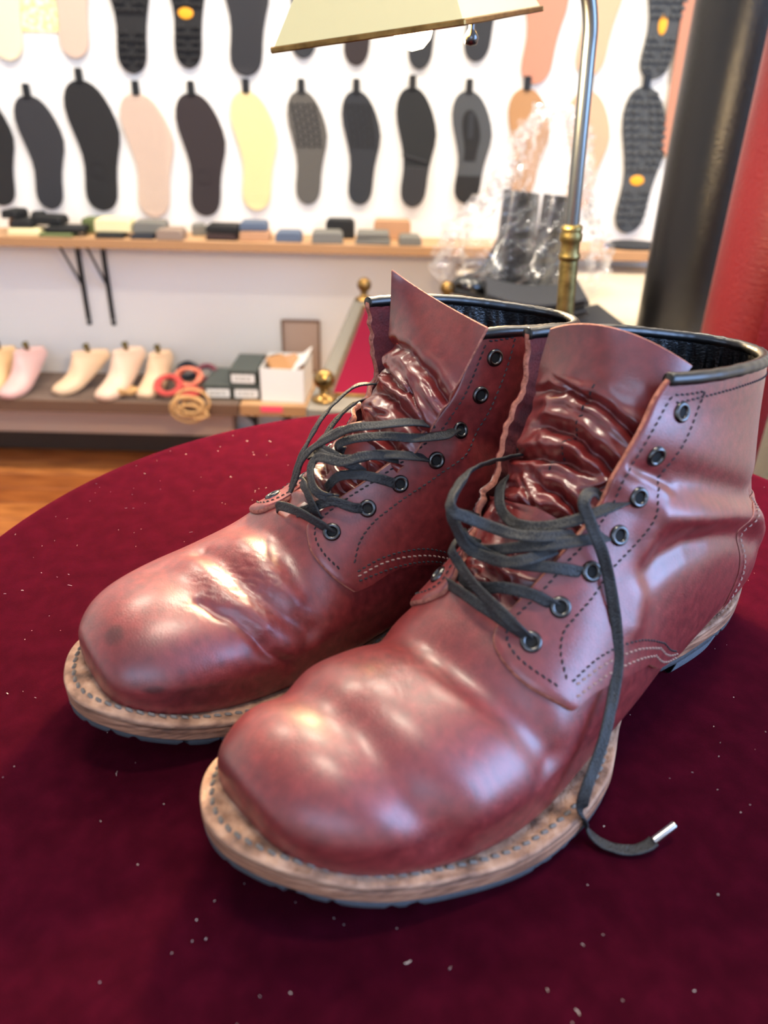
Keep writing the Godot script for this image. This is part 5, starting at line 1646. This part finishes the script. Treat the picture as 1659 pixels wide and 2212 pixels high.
func build_desk() -> void:
	var y := -0.20
	# velvet topped stand with brass balls at its corners
	var o := thing("display_stand", "grey display stand with a crimson velvet top and brass ball corners", "stand", Vector3(-0.126, FLOOR_Y, -1.131), deg_to_rad(-3.6))
	var h := y - FLOOR_Y
	obj("frame", box_mesh(Vector3(0.24, 0.03, 0.71), 0.004, Transform3D(Basis(), Vector3(0.12, h - 0.015, -0.355))), M.grey_paint, o)
	obj("velvet_panel", box_mesh(Vector3(0.165, 0.006, 0.55), 0.003, Transform3D(Basis(), Vector3(0.1175, h + 0.002, -0.335))), M.crimson_velvet, o)
	obj("gilt_edge", frame_mesh_flat(0.175, 0.56, 0.005, 0.006, Vector3(0.1175, h + 0.002, -0.335)), M.aged_brass, o)
	obj("front_rail", box_mesh(Vector3(0.235, 0.05, 0.018), 0.003, Transform3D(Basis(), Vector3(0.12, h - 0.055, -0.012))), M.cream_wall_paint, o)
	obj("brass_strip", box_mesh(Vector3(0.24, 0.006, 0.004), 0.001, Transform3D(Basis(), Vector3(0.12, h - 0.033, 0.0))), M.aged_brass, o)
	for q in [Vector3(0.025, h, -0.035), Vector3(0.025, h, -0.685), Vector3(0.215, h, -0.035), Vector3(0.215, h, -0.685)]: ball_post("ball_finial", q, o, 0.0165)
	for q in [Vector3(0.03, 0, -0.03), Vector3(0.21, 0, -0.03), Vector3(0.03, 0, -0.68), Vector3(0.21, 0, -0.68)]:
		obj("leg", box_mesh(Vector3(0.035, h - 0.03, 0.035), 0.003, Transform3D(Basis(), q + Vector3(0, (h - 0.03) / 2, 0))), M.grey_paint, o)
	# cream counter
	var c := thing("counter", "cream topped counter carrying the plastic bag and black rubber sheets", "counter", Vector3(0.765, FLOOR_Y, -1.75))
	obj("counter_top", box_mesh(Vector3(1.16, 0.03, 1.04), 0.003, Transform3D(Basis(), Vector3(0, h - 0.015, 0))), M.cream_laminate, c)
	obj("cabinet", box_mesh(Vector3(1.10, h - 0.03, 0.98), 0.003, Transform3D(Basis(), Vector3(0, (h - 0.03) / 2, 0))), M.cream_laminate, c)
	# black rubber sheets, curling
	for k in 7:
		var lower := k < 3
		var w := 0.20 if lower else 0.19
		var d := 0.16
		var p := PackedVector3Array()
		var amp := 0.010 if lower else 0.016
		for side in 2:
			for i in 14:
				for j in 8:
					var u := i / 13.0 - 0.5
					var v := j / 7.0 - 0.5
					var yy := amp * (4.0 * u * u) + (0.004 if side == 0 else 0.0)
					p.append(Vector3(u * w, yy, v * d))
		var top := grid_mesh(p.slice(0, 112), 14, 8, Vector3.UP, false, true)
		var st := SurfaceTool.new()
		st.begin(Mesh.PRIMITIVE_TRIANGLES)
		st.append_from(top, 0, Transform3D())
		st.append_from(grid_mesh(p.slice(112, 224), 14, 8, Vector3.DOWN, false, true), 0, Transform3D())
		var rim_a := PackedVector3Array(); var rim_b := PackedVector3Array()
		for i in 14: rim_a.append(p[i * 8 + 7]); rim_b.append(p[112 + i * 8 + 7])
		for j in range(6, -1, -1): rim_a.append(p[13 * 8 + j]); rim_b.append(p[112 + 13 * 8 + j])
		for i in range(12, -1, -1): rim_a.append(p[i * 8]); rim_b.append(p[112 + i * 8])
		for j in range(1, 8): rim_a.append(p[j]); rim_b.append(p[112 + j])
		st.append_from(grid_mesh(rim_a + rim_b, 2, rim_a.size(), Vector3(0, 0.005, 0)), 0, Transform3D())
		var s := obj("rubber_sheet", st.commit(), M.sheet_black if k % 2 else M.slate_rubber)
		s.position = Vector3(0.335 + 0.012 * (k % 3) if lower else 0.290 + 0.008 * (k % 2), y + (0.010 * k if lower else 0.038 + 0.011 * (k - 3)) + 0.0005, -1.575 - 0.012 * (k % 3) if lower else -1.585 - 0.008 * (k % 2))
		s.rotation.y = 0.10 if lower else -0.08
		var where: String = ["lowest black rubber sheet of the curling stack on the counter", "second black rubber sheet from the bottom of the curling stack", "third black rubber sheet from the bottom of the curling stack", "middle black rubber sheet of the curling stack", "third black rubber sheet from the top of the curling stack", "second black rubber sheet from the top of the curling stack", "topmost black rubber sheet of the curling stack beside the bag"][k]
		tag(s, where, "rubber sheet", "black rubber sheets stacked on the counter")
	bagged_boot()
	desk_lamp()

func frame_mesh_flat(w: float, d: float, bar: float, t: float, at: Vector3) -> ArrayMesh:
	var st := st_begin()
	for s in [-1.0, 1.0]:
		add_box(st, Vector3(bar, t, d), Transform3D(Basis(), at + Vector3(s * w / 2, 0, 0)), 0.001)
		add_box(st, Vector3(w, t, bar), Transform3D(Basis(), at + Vector3(0, 0, s * d / 2)), 0.001)
	return st.commit()

func bagged_boot() -> void:
	var y := -0.20
	boot = {"mir": 1.0, "lean": Vector3.ZERO}
	for side in 2:
		var o := thing("black_boot", ["black leather boot inside the clear plastic bag, in front of its fellow", "black leather boot inside the clear plastic bag, on the wall side of its fellow"][side], "boot", Vector3(0.435 - 0.080 * side, y, -1.95 - 0.072 * side), deg_to_rad(-132.0), "black boots in the plastic bag")
		var nu := 60
		var nv := 44
		var p := PackedVector3Array()
		for i in nu:
			var u := 13.0 * pow(i / float(nu - 1), 1.1)
			for j in nv:
				var q := last_at(u, TAU * j / nv - PI)
				if u > 10.5: q.y += (u - 10.5) * 0.030
				q.z *= 1.0 + 0.2 * smoothstep(10.0, 13.0, u)
				p.append(loc(q))
		obj("boot_upper", grid_mesh(p, nu, nv, loc(Vector3(0.1, 0.08, 0)), true), M.patent_black, o)
		boot.noise = FastNoiseLite.new()
		obj("boot_sole", sole_layer(sole_outline(120), [[0.03, -0.001], [0.006, 0.0], [0.0, 0.001], [0.0, 0.010], [0.004, 0.0125], [0.03, 0.0125]], 0.0), M.black_rubber, o)
		heel_piece("boot_heel", sole_outline(120), 0.0, 1.0, 0.02, M.black_rubber, o)
	# crumpled clear bag round them
	var f := FastNoiseLite.new()
	f.seed = 19
	f.frequency = 1.0
	f.fractal_type = FastNoiseLite.FRACTAL_RIDGED
	f.fractal_octaves = 3
	var p := PackedVector3Array()
	var nu := 90
	var nv := 150
	var levels := [[0.0, 0.185, 0.115, 0.0], [0.05, 0.20, 0.13, 0.005], [0.14, 0.175, 0.12, 0.01], [0.22, 0.115, 0.10, 0.03], [0.29, 0.085, 0.07, 0.045], [0.335, 0.075, 0.055, 0.045], [0.37, 0.05, 0.04, 0.05], [0.40, 0.022, 0.02, 0.05]]
	for i in nu:
		var t := 0.40 * i / (nu - 1)
		var k := 0
		while k < levels.size() - 2 and t > levels[k + 1][0]: k += 1
		var g: float = (t - levels[k][0]) / (levels[k + 1][0] - levels[k][0])
		var rx: float = lerpf(levels[k][1], levels[k + 1][1], g)
		var rz: float = lerpf(levels[k][2], levels[k + 1][2], g)
		var cx: float = lerpf(levels[k][3], levels[k + 1][3], g)
		for j in nv:
			var a := TAU * j / nv
			var c := Vector3(cos(a), 0, sin(a))
			var s := Vector3(c.x * 2.2, t * 9.0, c.z * 2.2)
			var n := 0.034 * (f.get_noise_3dv(s) - 0.35) + 0.016 * f.get_noise_3dv(s * 2.3 + Vector3.ONE * 7.0)
			n *= smoothstep(0.0, 0.03, t)
			p.append(Vector3(cx + c.x * (rx + n), t + n * 0.4 * smoothstep(0.0, 0.03, t) + 0.001, c.z * (rz + n)))
	var b := obj("plastic_bag", grid_mesh(p, nu, nv, Vector3(0, 0.15, 0), true), M.clear_plastic)
	b.position = Vector3(0.310, y, -1.94)
	tag(b, "crumpled clear plastic bag gathered over a pair of black boots", "plastic bag")

func desk_lamp() -> void:
	# floor lamp: brass stem with a collar, steel upper tube bent over into a pyramid shade
	var o := thing("floor_lamp", "brass floor lamp with a bent neck and pyramid shade", "lamp", Vector3(0.212, FLOOR_Y, -0.75))
	var at := func(x: float, y: float, z: float) -> Vector3: return Vector3(x - 0.212, y - FLOOR_Y, z + 0.75)
	obj("base", lathe([[0.0, 0.0], [0.11, 0.0], [0.11, 0.012], [0.09, 0.02], [0.03, 0.028], [0.014, 0.05], [0.0, 0.05]], 36), M.dull_brass, o)
	obj("stem", tube(PackedVector3Array([at.call(0.212, -0.76, -0.75), at.call(0.19, -0.3, -0.75), at.call(0.170, 0.05, -0.75), at.call(0.1665, 0.113, -0.75)]), 0.0085, 20), M.dull_brass, o)
	var up: Vector3 = (at.call(0.163, 0.20, -0.75) - at.call(0.170, 0.05, -0.75)).normalized()
	var side := up.cross(Vector3.BACK).normalized()
	obj("collar", lathe([[0.0085, -0.012], [0.0100, -0.010], [0.0100, -0.007], [0.0086, -0.005], [0.0086, 0.004], [0.0104, 0.006], [0.0104, 0.011], [0.0088, 0.013], [0.0098, 0.015], [0.0098, 0.018], [0.006, 0.020]], 24, Transform3D(Basis(side, up, side.cross(up)), at.call(0.1665, 0.115, -0.75))), M.dull_brass, o)
	var neck := [at.call(0.1662, 0.12, -0.75), at.call(0.1635, 0.19, -0.75), at.call(0.1605, 0.262, -0.75), at.call(0.1585, 0.290, -0.748), at.call(0.150, 0.315, -0.743), at.call(0.132, 0.338, -0.735), at.call(0.10, 0.358, -0.72), at.call(0.055, 0.372, -0.69), at.call(0.02, 0.376, -0.665)]
	obj("neck", tube(smooth_path(neck, 70), 0.0062, 18), M.lamp_steel, o)
	# shade: rim corners and a smaller top
	var L: Vector3 = at.call(-0.084, 0.2625, -0.62)
	var C: Vector3 = at.call(0.0432, 0.2795, -0.585)
	var R: Vector3 = at.call(0.110, 0.296, -0.70)
	var Q := L + R - C
	var mid := (L + R) / 2
	var n := (C - L).cross(R - C).normalized()
	if n.y < 0: n = -n
	var rim := [L, C, R, Q]
	var lid := []
	for q in rim: lid.append(mid + (q - mid) * 0.30 + n * 0.10)
	var st := st_begin()
	for layer in 2:
		var k := 1.0 if layer == 0 else 0.985
		for i in 4:
			var a: Vector3 = mid + (rim[i] - mid) * k
			var b: Vector3 = mid + (rim[(i + 1) % 4] - mid) * k
			var c: Vector3 = mid + (lid[(i + 1) % 4] - mid) * k
			var d: Vector3 = mid + (lid[i] - mid) * k
			if layer == 0: quad(st, a, b, c, d)
			else: quad(st, b, a, d, c)
	quad(st, lid[0], lid[1], lid[2], lid[3])
	obj("shade", st.commit(), M.shade_brass, o)
	st = st_begin()
	for i in 4:
		var a: Vector3 = rim[i]
		var b: Vector3 = rim[(i + 1) % 4]
		var dir := (b - a).normalized()
		var out := dir.cross(n).normalized()
		add_box(st, Vector3(a.distance_to(b) + 0.003, 0.004, 0.003), Transform3D(Basis(dir, n, dir.cross(n)), (a + b) / 2), 0.0008)
	obj("shade_rim", st.commit(), M.aged_brass, o)
	obj("shade_stem", tube(PackedVector3Array([mid + n * 0.05, mid + n * 0.08, mid + n * 0.105, at.call(0.02, 0.376, -0.665)]), 0.005, 12), M.aged_brass, o)
	obj("switch_knob", lathe([[0.0, -0.010], [0.004, -0.009], [0.005, -0.005], [0.003, -0.002], [0.002, 0.0], [0.002, 0.006]], 14, Transform3D(Basis(), at.call(0.050, 0.277, -0.60))), M.black_enamel, o)
	obj("bulb", lathe([[0.0, -0.018], [0.008, -0.016], [0.013, -0.010], [0.015, -0.002], [0.013, 0.007], [0.008, 0.016], [0.006, 0.024], [0.0, 0.026]], 20, Transform3D(Basis(), mid + n * 0.004)), M.bulb_glow, o)
	var l := OmniLight3D.new()
	l.name = "bulb_light"
	l.light_color = Color(1.0, 0.86, 0.66)
	l.light_energy = 0.6
	l.light_size = 0.03
	l.omni_range = 8.0
	l.omni_attenuation = 2.0
	l.shadow_enabled = true
	o.add_child(l)
	l.position = mid + n * 0.003

# ---------------------------------------------------------------- standing rolls of leather
func roll(called: String, label: String, at: Vector3, r: float, height: float, material: Material, seed_: int, open := 0.0) -> void:
	var o := thing(called, label, "leather roll", at, 0.0)
	# a sheet wound in a spiral, its outer end standing a little off
	var p := PackedVector3Array()
	var nv := 150
	var rows_ := [0.0, 0.06, 0.25, 0.5, 0.75, 0.94, 1.0]
	for t in rows_:
		for j in nv:
			var a := TAU * 2.6 * j / (nv - 1)
			var rr := r * (0.80 + 0.20 * j / (nv - 1.0))
			if j > nv - 26: rr += open * pow((j - nv + 26) / 26.0, 2.0) * (1.0 - t * 0.8)
			p.append(Vector3(cos(a + 0.6 + seed_) * rr, t * height, sin(a + 0.6 + seed_) * rr))
	var m := grid_mesh(p, rows_.size(), nv, Vector3(0, height / 2, 0))
	obj("wound_sheet", m, material, o)
	var q := PackedVector3Array()
	for t in rows_:
		for j in nv:
			var v := p[rows_.find(t) * nv + j]
			var c := Vector3(v.x, 0, v.z)
			q.append(v - c.normalized() * 0.0035)
	obj("inner_face", grid_mesh(q, rows_.size(), nv, Vector3(0, height / 2, 0)), M.leather_flesh_side, o)

func build_leather_rolls() -> void:
	roll("leather_roll", "thick black leather roll standing on the cream counter", Vector3(0.605, -0.20, -1.56), 0.104, 1.25, M.black_hide, 2, 0.05)
	roll("leather_roll", "red leather roll standing on the floor before the black roll", Vector3(0.497, FLOOR_Y, -1.02), 0.082, 1.22, M.red_hide, 4, 0.02)
	roll("leather_roll", "grey leather roll standing on the floor next to the red roll", Vector3(0.470, FLOOR_Y, -0.80), 0.046, 0.92, M.grey_hide, 1, 0.01)
